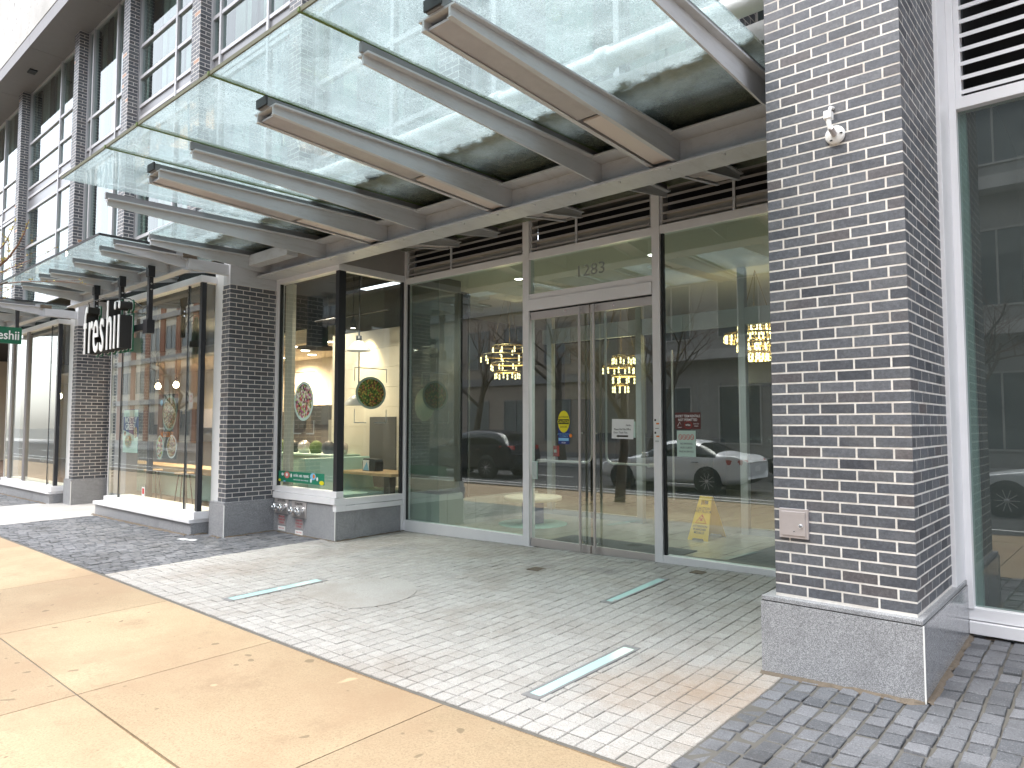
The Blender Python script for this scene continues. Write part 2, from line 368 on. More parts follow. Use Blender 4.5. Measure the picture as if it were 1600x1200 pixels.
def text(mb, txt, size, org, u, v, m, depth=.001, align='CENTER', sx=1.0, bold=0.0):
    key = (txt, align, bold)
    if key not in _tc:
        cu = bpy.data.curves.new("t", 'FONT'); cu.body = txt; cu.align_x = align; cu.extrude = .5; cu.resolution_u = 3; cu.offset = bold
        ob = bpy.data.objects.new("t", cu); me = ob.to_mesh()
        _tc[key] = ([tuple(p.co) for p in me.vertices], [tuple(f.vertices) for f in me.polygons])
        ob.to_mesh_clear(); bpy.data.objects.remove(ob); bpy.data.curves.remove(cu)
    vs, fs = _tc[key]; u, v = Vector(u), Vector(v); n = u.cross(v); org = Vector(org)
    mb.add([org + u * (p[0] * size * sx) + v * (p[1] * size) + n * ((p[2] + .5) * depth) for p in vs], fs, m)
def lamp(name, loc, energy, col=(1, .85, .65), size=.3, kind='POINT', rot=None):
    d = bpy.data.lights.new(name, kind); d.energy = energy; d.color = col
    if kind == 'AREA': d.size = size
    elif kind == 'SPOT': d.spot_size = size; d.spot_blend = .8; d.shadow_soft_size = .04
    else: d.shadow_soft_size = size
    o = bpy.data.objects.new(name, d); COL.objects.link(o); o.location = (loc[0], loc[1], loc[2] + Z0)
    if rot: o.rotation_euler = rot
    return o

# ------------------------------------------------------------------ the ground
YE = 6.95; XL = -8.28; YB = 5.744; YP = 4.536; XP0, XP1 = -1.755, -.957; YR = 5.90; ZF = -1.50
def G(x, y):
    """height of the paving: it falls gently to the street and to the left"""
    if x > -8.3: g0 = -1.588 + .0195 * (min(x, 8) + 8.3); c = min(.045, .015 + (x + 8.3) * .0067)
    else: g0 = -1.588 + .004 * (max(x, -60) + 8.3); c = .015
    z = g0 - c * (YE - max(y, 4.2)) - .02 * max(0, 4.2 - max(y, -1.2))
    if x > -1.84: z += .02 * min(x + 1.84, 1.5)
    return z
def sheet(name, x0, x1, y0, y1, m, dz=0.0, nx=12, ny=8, fn=G):
    b = MB(); vs = [(x0 + (x1 - x0) * i / nx, y0 + (y1 - y0) * j / ny) for j in range(ny + 1) for i in range(nx + 1)]
    b.add([(x, y, fn(x, y) + dz) for x, y in vs], [(j * (nx + 1) + i, j * (nx + 1) + i + 1, (j + 1) * (nx + 1) + i + 1, (j + 1) * (nx + 1) + i) for j in range(ny) for i in range(nx)], m)
    return tag(b.build(name), kind="structure")
def setts(name, x0, x1, y0, y1, sx, sy, m, skip=(), jit=.004, gap=.008, tilt=.002, loose=True):
    """small stone setts laid in rows that run towards the building, every one with its own height and tone"""
    b = MB(); nx = round((x1 - x0) / sx); sx = (x1 - x0) / nx
    for i in range(nx):
        xa = x0 + i * sx; y = y0 - random.random() * (sy if loose else .014)
        while y < y1:
            l = sy * (random.uniform(.88, 1.12) if loose else 1.0); ya, yb = max(y, y0), min(y + l, y1); y += l
            if yb - ya < .02: continue
            cx, cy = xa + sx / 2, (ya + yb) / 2
            if any(k(cx, cy) for k in skip): continue
            g = gap * random.uniform(.3, .75); gy = g if loose else gap * .72; dz = random.uniform(-jit, jit) * .5
            q = [(xa + g * random.uniform(.4, 1), ya + gy * random.uniform(.6, 1)), (xa + sx - g * random.uniform(.4, 1), ya + gy * random.uniform(.6, 1)), (xa + sx - g * random.uniform(.4, 1), yb - gy * random.uniform(.6, 1)), (xa + g * random.uniform(.4, 1), yb - gy * random.uniform(.6, 1))]
            top = [(p[0], p[1], G(*p) + dz + random.uniform(-tilt, tilt)) for p in q]
            ins = [((p[0] - cx) * .93 + cx, (p[1] - cy) * .93 + cy, p[2] + .004) for p in top]
            bot = [(p[0], p[1], p[2] - .02) for p in top]
            b.add(ins + top + bot, [(0, 1, 2, 3)] + [(4 + k, 4 + (k + 1) % 4, (k + 1) % 4, k) for k in range(4)] + [(8 + k, 8 + (k + 1) % 4, 4 + (k + 1) % 4, 4 + k) for k in range(4)], m, random.random())
    return tag(b.build(name), kind="structure")
b = MB(); b.add([(-400, -400, -2.06), (400, -400, -2.06), (400, 400, -2.06), (-400, 400, -2.06)], [(0, 1, 2, 3)], "ground_far"); tag(b.build("ground"), kind="structure")
SY = 2.93
# buff pavement in slabs with open joints
xs = [-60, -52, -44, -36, -30, -26, -22.4, -20.6, -18.8, -17.0, -15.2, -13.4, -11.6, -8.70, -6.88, -5.0, -3.1, -1.2, .7, 2.6, 4.5, 6.4, 8.3, 12, 16, 20]; ys = [-1.2, -.3, 1.575, SY - .022]
b = MB()
for i in range(len(xs) - 1):
    for j in range(3):
        x0, x1, y0, y1 = xs[i] + .004, xs[i + 1] - .004, ys[j] + .005, ys[j + 1] - .005
        nx = 3; pt = [(x0 + (x1 - x0) * a / nx, y) for y in (y0, y1) for a in range(nx + 1)]
        b.add([(x, y, G(x, y)) for x, y in pt] + [(x, y, G(x, y) - .03) for x, y in pt], [(a, a + 1, a + 5, a + 4) for a in range(3)] + [(8, 11, 3, 0), (12, 4, 7, 15), (8, 0, 4, 12), (3, 11, 15, 7)], "concrete_buff", random.uniform(.15, .65))
tag(b.build("sidewalk"), kind="structure")
sheet("paving_bed", -60, 20, -1.2, 7.4, "grout", -.006, 60, 16)
in_strip = [(-6.52, -6.36, 3.25, 4.31), (-3.61, -3.49, 5.27, 6.30), (-2.82, -2.69, 3.28, 4.43)]
def on_light(x, y): return any(a - .03 < x < c + .03 and d - .02 < y < e + .02 for a, c, d, e in in_strip)
ACX, ACY, ARAD = -5.68, 4.20, .56
def on_disc(x, y): return (x - ACX) ** 2 + (y - ACY) ** 2 < (ARAD + .02) ** 2 and (y - ACY) > -.42
setts("plaza_paving", -8.60, -1.70, SY + .01, 7.0, .118, .118, "setts_light", (), .003, .009, .0012, False)
setts("dark_paving", -14.20, -8.60, SY + .01, 5.9, .115, .125, "setts_dark", (), .008, .016)
setts("dark_paving_right", -1.70, 4.6, SY + .01, 6.2, .115, .135, "setts_dark", (), .011, .022, .004)
setts("dark_paving_far", -24, -17.40, SY + .01, 5.2, .14, .15, "setts_dark", (), .008, .016)
sheet("concrete_path", -17.40, -14.20, SY + .01, 7.2, "concrete_grey", .002, 6, 6)
# round granite cover let into the paving, cut off straight on its street side
b = MB(); pts = [(ACX + ARAD * math.cos(a * math.pi / 24), ACY + ARAD * math.sin(a * math.pi / 24)) for a in range(-6, 31)]
pts = [p for p in pts if p[1] - ACY > -.43]
b.prism([(x, y, G(x, y) - .02) for x, y in pts], (0, 0, 0), (0, 0, .0285), "setts_light", .45)
tag(b.build("paving_cover"), "smooth pale round stone cover set flush in the white setts", "cover")
for i, (x0, x1, y0, y1) in enumerate(in_strip):
    lab = ["glass ground light strip beside the round stone cover", "short glass ground light strip near the double doors", "glass ground light strip in the setts nearest the pavement edge"][i]
    g = G((x0 + x1) / 2, y0); g2 = G((x0 + x1) / 2, y1)
    t = thing("ground_light", lab, "ground light", ((x0 + x1) / 2, y0, g), "glass light strips let into the plaza paving")
    f = MB()
    for a, c, d, e in ((x0, x0 + .022, y0, y1), (x1 - .022, x1, y0, y1), (x0 + .022, x1 - .022, y0, y0 + .05), (x0 + .022, x1 - .022, y1 - .05, y1)):
        zz = lambda y: g + (g2 - g) * (y - y0) / (y1 - y0)
        f.hexa([(a, d, zz(d) - .03), (c, d, zz(d) - .03), (c, e, zz(e) - .03), (a, e, zz(e) - .03)], [(a, d, zz(d) + .009), (c, d, zz(d) + .009), (c, e, zz(e) + .009), (a, e, zz(e) + .009)], "fin_grey")
    f.build("frame", t)
    q = MB(); q.hexa([(x0 + .022, y0 + .05, zz(y0) - .02), (x1 - .022, y0 + .05, zz(y0) - .02), (x1 - .022, y1 - .05, zz(y1) - .02), (x0 + .022, y1 - .05, zz(y1) - .02)], [(x0 + .022, y0 + .05, zz(y0) + .0075), (x1 - .022, y0 + .05, zz(y0) + .0075), (x1 - .022, y1 - .05, zz(y1) + .0075), (x0 + .022, y1 - .05, zz(y1) + .0075)], "strip_glass"); q.build("lens", t)
for i, (x, y, s) in enumerate(((-4.90, 5.95, .075), (-3.38, 6.70, .07))):
    b = MB(); b.box(x - s, x + s, y - s, y + s, G(x, y) - .02, G(x, y) + .008, "soil")
    tag(b.build("floor_plate"), ["small square metal floor plate in the setts before the left door", "small square metal floor plate in the setts under the right window"][i], "plate", "metal plates let into the setts")
# street
def flat(name, x0, x1, y0, y1, z, m): b = MB(); b.box(x0, x1, y0, y1, z - .25, z, m); return tag(b.build(name), kind="structure")
flat("kerb", -120, 60, -1.4, -1.2, -1.712, "concrete_grey")
flat("road", -120, 60, -11.4, -1.4, -1.86, "asphalt")
flat("far_pavement", -120, 60, -16, -11.4, -1.72, "concrete_grey")
b = MB()
for k in range(-20, 10): b.box(k * 6, k * 6 + 3, -6.46, -6.34, -1.86, -1.855, "white_paint")
b.box(-120, 60, -3.30, -3.2, -1.86, -1.855, "white_paint")
tag(b.build("road_marking"), kind="structure")
# soil that has gathered along the foot of the stone
b = MB()
def foot(p, q, wd):
    p, q = Vector((*p, 0)), Vector((*q, 0)); d = (q - p).normalized(); nn = V(d.y, -d.x, 0); n = max(2, int((q - p).length / .06)); vs = []
    for i in range(n + 1):
        c = p + (q - p) * i / n; wv = wd * random.uniform(.25, 1.0)
        for k, hz in ((0, .016 * random.uniform(.5, 1.1)), (.5, .012 * random.uniform(.3, 1)), (1, -.004)):
            a = c + nn * wv * k; vs.append((a.x, a.y, G(a.x, a.y) + hz + .004))
    b.add(vs, [(3 * i + k, 3 * i + 3 + k, 3 * i + 4 + k, 3 * i + 1 + k) for i in range(n) for k in range(2)], "soil")
for seg in (((-1.84, 4.476), (-.92, 4.476), .05), ((-.918, 4.476), (-.918, 5.9), .05), ((-.92, 5.92), (3, 5.92), .09), ((-9.86, 5.72), (-8.26, 5.72), .07), ((-8.255, 5.72), (-8.255, 6.93), .05), ((-9.86, 4.94), (-9.86, 5.72), .05), ((-10.15, 4.9), (-9.87, 4.9), .06), ((-14.4, 4.70), (-10.5, 4.70), .09), ((-10.47, 4.7), (-10.47, 4.95), .07), ((-20.9, 4.70), (-17.1, 4.70), .09)): foot(*seg)
tag(b.build("soil_line"), kind="stuff", label="thin line of brown soil gathered along the foot of the granite", cat="soil")
# scraps of litter
b = MB()
for x, y in ((-10.3, 4.45), (-10.12, 4.5)): b.hexa([(x, y, G(x, y) + .002), (x + .16, y + .03, G(x, y) + .002), (x + .17, y + .09, G(x, y) + .012), (x + .02, y + .07, G(x, y) + .004)], [(x, y, G(x, y) + .006), (x + .16, y + .03, G(x, y) + .006), (x + .17, y + .09, G(x, y) + .016), (x + .02, y + .07, G(x, y) + .008)], "paper")
tag(b.build("litter"), "crumpled white paper scrap lying by the left pillar's granite foot", "litter")

# ------------------------------------------------------------------ brick piers
CR = .0667
def bricks(b, p0, u, n, Lg, z0, z1, off=0.0, p=.004, tan=0.0):
    u, n = V(*u, 0), V(*n, 0); k = 0; z = z0; p0 = V(*p0, 0); md = (Lg + .0115) / max(1, round((Lg + .0115) / .2)) if Lg > .5 else .2; p = .0012
    while z < z1 - .02:
        s = -md + ((off * md / .2 + md / 2 * (k % 2)) % md); zt = min(z + .0555, z1)
        while s < Lg:
            a, c = max(s, 0), min(s + md - .0115, Lg)
            if c - a > .012:
                tn = random.random() * .95 if random.random() > .07 else random.uniform(.9, .97)
                if tan and random.random() < tan: tn = 1.0
                j = random.uniform(-.0004, .0004); q = [p0 + u * a, p0 + u * c]
                vs = [q[0], q[1], q[1] + n * (p + j), q[0] + n * (p + j)]
                lo = [(w_.x, w_.y, z) for w_ in vs]; hi = [(w_.x, w_.y, zt) for w_ in vs]
                b.add(lo + hi, [(3, 2, 6, 7), (4, 5, 6, 7), (0, 1, 2, 3), (1, 2, 6, 5), (0, 3, 7, 4)], "brick", tn)
            s += md
        z += CR; k += 1
def brick_shaft(parent, x0, x1, y0, y1, z0, z1, sides="frl", tan=0.0, offs=(0, .1, 0)):
    b = MB(); b.box(x0, x1, y0, y1, z0 - .02, z1, "mortar")
    if "f" in sides: bricks(b, (x0 - .0012 * ("l" in sides), y0), (1, 0), (0, -1), x1 - x0 + .0012 * (("r" in sides) + ("l" in sides)), z0, z1, offs[0], .004, tan)
    if "r" in sides: bricks(b, (x1, y0), (0, 1), (1, 0), y1 - y0, z0, z1, offs[1], .004, tan)
    if "l" in sides: bricks(b, (x0, y0), (0, 1), (-1, 0), y1 - y0, z0, z1, offs[2], .004, tan)
    return b.build("brick_shaft", parent)
# the big pier at the right
t = thing("brick_pier", "wide dark brick pier on a tall granite base right of the entrance", "pier", (-1.35, 5.0, -1.6))
brick_shaft(t, XP0, XP1, YP, 5.53, -1.066, 4.3, "frl")
b = MB(); b.box(-1.832, -.918, 4.476, 6.9, -1.72, -1.118, "granite"); b.box(-.917, -.9165, 4.48, 5.92, -1.70, -1.12, "granite_polished"); b.build("granite_base", t, .004)
b = MB(); b.box(-1.826, -.924, 4.482, 5.9, -1.118, -1.112, "ink"); b.build("joint", t)
b = MB(); b.hexa([(-1.828, 4.478, -1.112), (-.922, 4.478, -1.112), (-.922, 5.89, -1.112), (-1.828, 5.89, -1.112)], [(-1.828, 4.478, -1.085), (-.922, 4.478, -1.085), (-.922, 5.89, -1.085), (-1.828, 5.89, -1.085)], "granite"); b.build("base_capping", t, .003)
b = MB(); b.box(-.9215, -.914, 4.4725, 4.4805, -1.70, -1.115, "white_paint"); b.build("corner_joint", t)
b = MB(); b.box(-1.72, -1.54, 4.518, 4.536, -.712, -.528, "brushed_plate"); b.box(-1.703, -1.557, 4.512, 4.518, -.695, -.545, "brushed_plate")
b.lathe((-1.585, 4.513, -.635), [(.014, 0), (.014, .006), (.009, .007)], "chrome", 14, (0, -1, 0)); b.lathe((-1.625, 4.513, -.668), [(.005, 0), (.005, .004)], "chrome", 10, (0, -1, 0))
p_ = b.build("access_box", None, .002); tag(p_, "square stainless access box with a round lock low on the brick pier", "access box")
sp = thing("wall_fitting", "small white round base with swivel knuckle high on the brick pier", "light fitting", (-1.333, 4.53, 1.80))
b = MB(); b.lathe((-1.325, 4.534, 1.79), [(.058, 0), (.058, .012), (.05, .02), (.02, .024)], "white_plastic", 28, (0, -1, 0))
for a in (0, 2.1, 4.2): b.box(-1.325 + .04 * math.cos(a) - .008, -1.325 + .04 * math.cos(a) + .008, 4.509, 4.516, 1.79 + .04 * math.sin(a) - .004, 1.79 + .04 * math.sin(a) + .004, "ink")
b.build("round_base", sp)
b = MB(); b.tube([(-1.325, 4.51, 1.79), (-1.325, 4.44, 1.81)], .017, "brushed_plate", 12); b.tube([(-1.328, 4.445, 1.80), (-1.335, 4.44, 1.85), (-1.338, 4.45, 1.90)], [.014, .016, .02], "white_plastic", 12)
b.build("knuckle", sp)
b = MB(); b.box(-1.36, -1.315, 4.42, 4.475, 1.865, 1.915, "white_plastic"); b.tube([(-1.337, 4.45, 1.90), (-1.337, 4.49, 1.955), (-1.335, 4.535, 1.965)], .011, "white_plastic", 8); b.build("holder", sp, .004)
# the two piers at the left
def left_pier(label, dx, yb=5.80):
    t = thing("brick_pier", label, "pier", (-10.05 + dx, 5.3, -1.62))
    brick_shaft(t, -10.16 + dx, -9.928 + dx, 4.975, yb, -1.126, 2.073, "fr", 0, (.12, .0, 0))
    b = MB(); b.box(-10.34 + dx, -9.878 + dx, 4.93, yb, -1.8, -1.165, "granite"); b.build("granite_base", t, .004)
    b = MB(); b.box(-10.34 + dx, -9.884 + dx, 4.936, yb, -1.165, -1.127, "granite"); b.build("base_capping", t, .003)
    b = MB(); b.box(-9.884 + dx, -9.872 + dx, 4.926, 4.936, -1.75, -1.17, "white_paint"); b.build("corner_joint", t)
    b = MB(); b.box(-10.16 + dx, -9.935 + dx, 4.985, yb, 2.073, 2.62, "painted_metal"); b.box(-9.99 + dx, -9.93 + dx, 4.97, 4.985, 2.073, 2.60, "painted_metal"); b.build("metal_fascia", t)
    return t
pier_l = left_pier("dark brick pier between the hanging sign's bay and the granite corner", 0)
left_pier("dark brick pier behind the hanging sign, between the two bay windows", -6.55)
left_pier("dark brick pier cut off by the left edge of the photo", -13.1, 5.05)

# ------------------------------------------------------------------ entrance storefront
t = thing("entrance_storefront", "tall glazed lobby front with aluminium frame, louvres and street number", "storefront", (-5, YE, ZF))
f = MB(); GT, GB = 2.15, -1.42          # glass top and bottom
def vbar(b, x0, x1, z0, z1, y0=6.90, y1=7.02, m="aluminium"): b.box(x0, x1, y0, y1, z0, z1, m)
def hbar(b, x0, x1, z0, z1, y0=6.905, y1=7.015, m="aluminium"): b.box(x0, x1, y0, y1, z0, z1, m)
for x0, x1 in ((-8.30, -8.235), (-5.905, -5.80), (-4.0, -3.90), (-1.82, -1.755)): vbar(f, x0, x1, -1.62, 2.78)
for x0, x1 in ((-8.235, -5.905), (-3.90, -1.82)): hbar(f, x0, x1, -1.60, GB); hbar(f, x0, x1, GT - .02, GT + .07)
hbar(f, -5.80, -4.0, GT - .02, GT + .07); hbar(f, -5.80, -4.0, 1.60, 1.675); hbar(f, -5.80, -4.0, 1.46, 1.60, 6.885, 7.03); hbar(f, -5.80, -4.0, 1.445, 1.46, 6.92, 7.0, "gasket")
hbar(f, -5.80, -4.0, -1.60, -1.535, 6.89, 7.04); hbar(f, -8.235, -1.82, 2.70, 2.78)
f.build("frame", t, .003)
for x0, x1 in ((-8.244, -8.22), (-5.92, -5.896), (-3.90, -3.868)):
    f = MB(); f.box(x0, x1, 6.93, 6.97, GB, GT, "gasket"); f.build("gasket", t)
for n_, x0, x1, z0, z1 in (("pane", -8.235, -5.905, GB, GT), ("pane", -3.90, -1.82, GB, GT), ("pane", -5.80, -4.0, 1.675, GT)):
    b = MB(); b.pane(x0, x1, 6.944, 6.956, z0, z1 - .02, "glass"); p_ = b.build(n_, t)
    if z0 > 1: p_["label"] = "transom glass above the doors with the street number"; transom = p_
b = MB(); text(b, "1283", .20, (-4.865, 6.9425, 1.805), (1, 0, 0), (0, 0, 1), "etched", .001, 'CENTER', 1.12); b.build("street_number", transom)
for x0, x1 in ((-8.235, -5.905), (-5.80, -4.0), (-3.90, -1.82)):
    l = MB(); l.box(x0, x1, 7.10, 7.12, 2.22, 2.70, "louver_dark")
    l.box(x0, x0 + .03, 6.93, 7.05, 2.22, 2.70, "painted_metal"); l.box(x1 - .03, x1, 6.93, 7.05, 2.22, 2.70, "painted_metal")
    for k in range(5):
        z = 2.245 + k * .092
        l.hexa([(x0 + .03, 6.915, z), (x1 - .03, 6.915, z), (x1 - .03, 7.06, z + .06), (x0 + .03, 7.06, z + .06)], [(x0 + .03, 6.915, z + .028), (x1 - .03, 6.915, z + .028), (x1 - .03, 7.06, z + .066), (x0 + .03, 7.06, z + .066)], "louver_metal")
    for x in (x0 + (x1 - x0) * .42,): l.box(x - .014, x + .014, 6.90, 6.915, 2.22, 2.66, "painted_metal")
    l.build("louver", t)
# the two door leaves
def leaf(x0, x1, pull, label):
    d = thing("glass_door", label, "door", (x0 if pull > (x0 + x1) / 2 else x1, YE, -1.53), "pair of tall glass entrance doors")
    g = MB(); g.pane(x0 + .012, x1 - .012, 6.944, 6.956, -1.43, 1.345, "glass"); g.build("pane", d)
    r = MB(); r.box(x0 + .008, x1 - .008, 6.925, 6.975, 1.345, 1.44, "stainless"); r.lathe(((x0 + x1) / 2 + .1 * (1 if pull > (x0 + x1) / 2 else -1), 6.923, 1.40), [(.014, 0), (.014, .004)], "chrome", 14, (0, -1, 0)); r.build("top_rail", d, .002)
    r = MB(); r.box(x0 + .008, x1 - .008, 6.925, 6.975, -1.53, -1.43, "stainless"); r.build("bottom_rail", d, .002)
    h = MB(); h.tube([(pull, 6.875, -1.50), (pull, 6.875, 1.43)], .016, "stainless", 14)
    for z in (-1.40, -.10, 1.39): h.tube([(pull, 6.875, z), (pull, 6.93, z)], .010, "chrome", 10)
    h.build("pull_handle", d)
    s = 1 if pull < (x0 + x1) / 2 else -1           # the panic bar inside bends towards the hinge side
    xb = pull + .055; pts = [(xb, 7.045, 1.40), (xb, 7.045, -.36)] + [(xb + s * .10 * (1 - math.cos(a)), 7.045, -.36 - .10 * math.sin(a)) for a in (.4, .8, 1.2, 1.57)] + [((x1 - .10) if s > 0 else (x0 + .10), 7.045, -.46)]
    pb = MB(); pb.tube(pts, .014, "stainless", 12); pb.lathe((pts[-1][0], 7.045, -.46), [(.022, -.07), (.022, .09)], "stainless", 12, (0, -1, 0))
    pb.build("panic_bar", d); return d
leaf(-5.80, -4.868, -4.985, "left glass door leaf with the yellow caution decal")
leaf(-4.862, -4.0, -4.775, "right glass door leaf with the white paper notice")
# granite corner with the shop window that turns into the recess
t = thing("corner_window", "shop corner window on granite plinth with two bowl decals", "shop window", (XL, YB, -1.6))
b = MB(); b.box(-9.878, XL + .005, YB - .03, YB + .30, -1.8, -1.105, "granite"); b.build("plinth", t, .004)["label"] = "granite plinth with the fire connections"
b = MB(); b.box(XL - .30, XL + .005, YB + .30, 6.90, -1.8, -1.20, "granite"); b.build("plinth", t, .004)
b = MB(); b.box(XL - .003, XL + .010, YB - .035, YB - .028, -1.75, -1.10, "white_paint"); b.build("corner_joint", t)
f = MB()
f.box(-9.878, XL + .02, YB - .055, YB + .12, -1.105, -1.015, "aluminium"); f.box(-9.878, XL + .02, YB - .03, YB + .09, -1.01, -.925, "aluminium")
f.box(XL - .10, XL + .03, YB + .125, 6.90, -1.20, -1.125, "aluminium"); f.box(XL - .08, XL + .012, YB + .12, 6.90, -1.12, -1.03, "aluminium")
f.box(XL - .05, XL + .03, YB - .036, YB + .123, -1.20, -1.106, "aluminium"); f.box(XL - .02, XL + .028, 6.86, 6.90, -1.6, -1.2, "aluminium")
f.box(-9.925, -9.86, YB - .03, YB + .08, -1.0, 2.26, "aluminium"); f.box(-9.86, XL + .02, YB - .04, YB + .09, 2.165, 2.26, "aluminium"); f.box(XL - .09, XL + .012, YB + .09, 6.90, 2.165, 2.26, "aluminium")
f.build("frame", t, .003)
f = MB(); f.box(XL - .085, XL - .002, YB - .012, YB + .10, -.925, 2.165, "dark_bronze"); f.box(-9.86, -9.835, YB, YB + .05, -.925, 2.165, "gasket"); f.box(XL - .05, XL - .004, 6.86, 6.90, -1.03, 2.165, "dark_bronze")
f.build("corner_post", t)
b = MB(); b.box(-9.86, -9.66, YB + .10, YB + .16, -.925, 2.165, "cream_wall"); b.build("inner_jamb", t)
b = MB(); b.pane(-9.835, XL - .085, YB + .02, YB + .032, -.925, 2.165, "glass_cafe"); cw1 = b.build("pane", t)
b = MB(); b.pane(XL - .036, XL - .024, YB + .10, 6.86, -1.03, 2.165, "glass_cafe", "r"); cw2 = b.build("pane", t)
b = MB(); b.box(-9.86, XL + .01, YB - .02, YB + .06, 2.27, 2.62, "louver_metal"); b.box(XL - .06, XL + .005, YB + .06, 6.90, 2.262, 2.70, "louver_metal"); b.build("metal_fascia", t)
# window right of the big pier
t = thing("side_window", "tall dark shop window with louvre at the right edge", "shop window", (.5, YR, -1.6))
f = MB()
f.box(-1.04, -.93, 5.532, 5.95, -1.085, 4.3, "aluminium"); f.box(-.93, -.885, YR - .05, YR + .08, -1.28, 4.3, "aluminium")
f.box(-.93, 6, YR - .04, YR + .08, -1.355, -1.272, "aluminium"); f.box(-.915, 6, YR - .07, YR + .08, -1.445, -1.362, "aluminium")
f.box(-.885, 6, YR - .045, YR + .08, 2.275, 2.36, "aluminium"); f.box(-.885, -.85, YR - .03, YR + .08, 2.36, 4.3, "aluminium"); f.box(3.2, 3.28, YR - .05, YR + .08, -1.272, 4.3, "aluminium")
f.build("frame", t, .003)
b = MB(); b.pane(-.885, 3.2, YR + .02, YR + .032, -1.272, 2.275, "glass_dark"); b.pane(3.28, 6, YR + .02, YR + .032, -1.272, 2.275, "glass_dark"); b.build("pane", t)
b = MB(); b.box(-.885, -.84, YR + .035, YR + .10, -1.272, 2.275, "frost_line"); b.build("inner_jamb", t)
l = MB(); l.box(-.85, 6, YR + .16, YR + .18, 2.36, 4.3, "louver_dark")
for k in range(18):
    z = 2.385 + k * .105
    l.hexa([(-.85, YR - .02, z), (3.2, YR - .02, z), (3.2, YR + .13, z + .07), (-.85, YR + .13, z + .07)], [(-.85, YR - .02, z + .03), (3.2, YR - .02, z + .03), (3.2, YR + .13, z + .078), (-.85, YR + .13, z + .078)], "aluminium")
l.build("louver", t)
b = MB(); b.box(-.90, 6, YR - .02, YR + .4, -1.8, -1.445, "granite"); b.build("plinth", t, .004)
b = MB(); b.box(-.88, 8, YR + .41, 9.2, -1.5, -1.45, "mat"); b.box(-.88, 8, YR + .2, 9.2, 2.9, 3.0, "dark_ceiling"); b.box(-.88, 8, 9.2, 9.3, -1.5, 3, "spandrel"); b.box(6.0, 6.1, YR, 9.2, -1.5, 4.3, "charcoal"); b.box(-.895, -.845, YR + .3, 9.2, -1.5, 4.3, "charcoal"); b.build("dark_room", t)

# ------------------------------------------------------------------ glass canopy over the entrance
def gz(y): return 2.535 + .02 * (y - 2.29)
def fl(y): return 2.45 + .02 * (y - 2.75)
def rafter(parent, x, y0, y1, wide, d0=.06, d1=.215, name="rafter", flf=fl, glf=gz):
    """a T-shaped steel rafter: fin under the glass, flat flange, web that deepens towards the beam; the wide kind has two webs"""
    b = MB(); hw = .115 if wide else .012; fw = hw + .045
    for (a, c, za, zb) in ((-fw, fw, 0, .014),):
        b.hexa([(x + a, y0, flf(y0) + za), (x + c, y0, flf(y0) + za), (x + c, y1, flf(y1) + za), (x + a, y1, flf(y1) + za)], [(x + a, y0, flf(y0) + zb), (x + c, y0, flf(y0) + zb), (x + c, y1, flf(y1) + zb), (x + a, y1, flf(y1) + zb)], "painted_metal")
    b.hexa([(x - hw * .5 - .01, y0 - .02, flf(y0) + .014), (x + hw * .5 + .01, y0 - .02, flf(y0) + .014), (x + hw * .5 + .01, y1, flf(y1) + .014), (x - hw * .5 - .01, y1, flf(y1) + .014)], [(x - hw * .5 - .01, y0 - .02, glf(y0) - .012), (x + hw * .5 + .01, y0 - .02, glf(y0) - .012), (x + hw * .5 + .01, y1, glf(y1) - .012), (x - hw * .5 - .01, y1, glf(y1) - .012)], "fin_grey")
    for s in ((-1, 1) if wide else (0,)):
        xa, xb = x + s * hw - .008, x + s * hw + .008
        b.hexa([(xa, y0, flf(y0) - d0), (xb, y0, flf(y0) - d0), (xb, y1, flf(y1) - d1), (xa, y1, flf(y1) - d1)], [(xa, y0, flf(y0)), (xb, y0, flf(y0)), (xb, y1, flf(y1)), (xa, y1, flf(y1))], "painted_metal")
        if wide: b.hexa([(xa - .012, y0, flf(y0) - d0 - .006), (xb + .012, y0, flf(y0) - d0 - .006), (xb + .012, y1, flf(y1) - d1 - .006), (xa - .012, y1, flf(y1) - d1 - .006)], [(xa - .012, y0, flf(y0) - d0), (xb + .012, y0, flf(y0) - d0), (xb + .012, y1, flf(y1) - d1), (xa - .012, y1, flf(y1) - d1)], "painted_metal")
    if name == "rafter" and wide: b.box(x - hw * .5 - .018, x + hw * .5 + .018, y0 - .035, y0 - .02, flf(y0) + .02, glf(y0) - .004, "gasket")
    r = b.build(name, parent)
    if wide:
        dz = lambda y: flf(y) - (d0 + (d1 - d0) * (y - y0) / (y1 - y0))
        ym = y0 + (y1 - y0) * .56; c = MB(); a = hw - .012
        c.hexa([(x - a, y0 + .03, dz(y0 + .03) + .004), (x + a, y0 + .03, dz(y0 + .03) + .004), (x + a, ym, dz(ym) + .004), (x - a, ym, dz(ym) + .004)], [(x - a, y0 + .03, dz(y0 + .03) + .02), (x + a, y0 + .03, dz(y0 + .03) + .02), (x + a, ym, dz(ym) + .02), (x - a, ym, dz(ym) + .02)], "brushed_plate"); c.build("cover_plate", r)
        c = MB(); ye = y1 - .10; a = hw - .03
        c.hexa([(x - a, ym + .06, dz(ym + .06) + .012), (x + a, ym + .06, dz(ym + .06) + .012), (x + a, ye, dz(ye) + .012), (x - a, ye, dz(ye) + .012)], [(x - a, ym + .06, dz(ym + .06) + .03), (x + a, ym + .06, dz(ym + .06) + .03), (x + a, ye, dz(ye) + .03), (x - a, ye, dz(ye) + .03)], "light_lens"); c.build("light_strip", r)
    return r
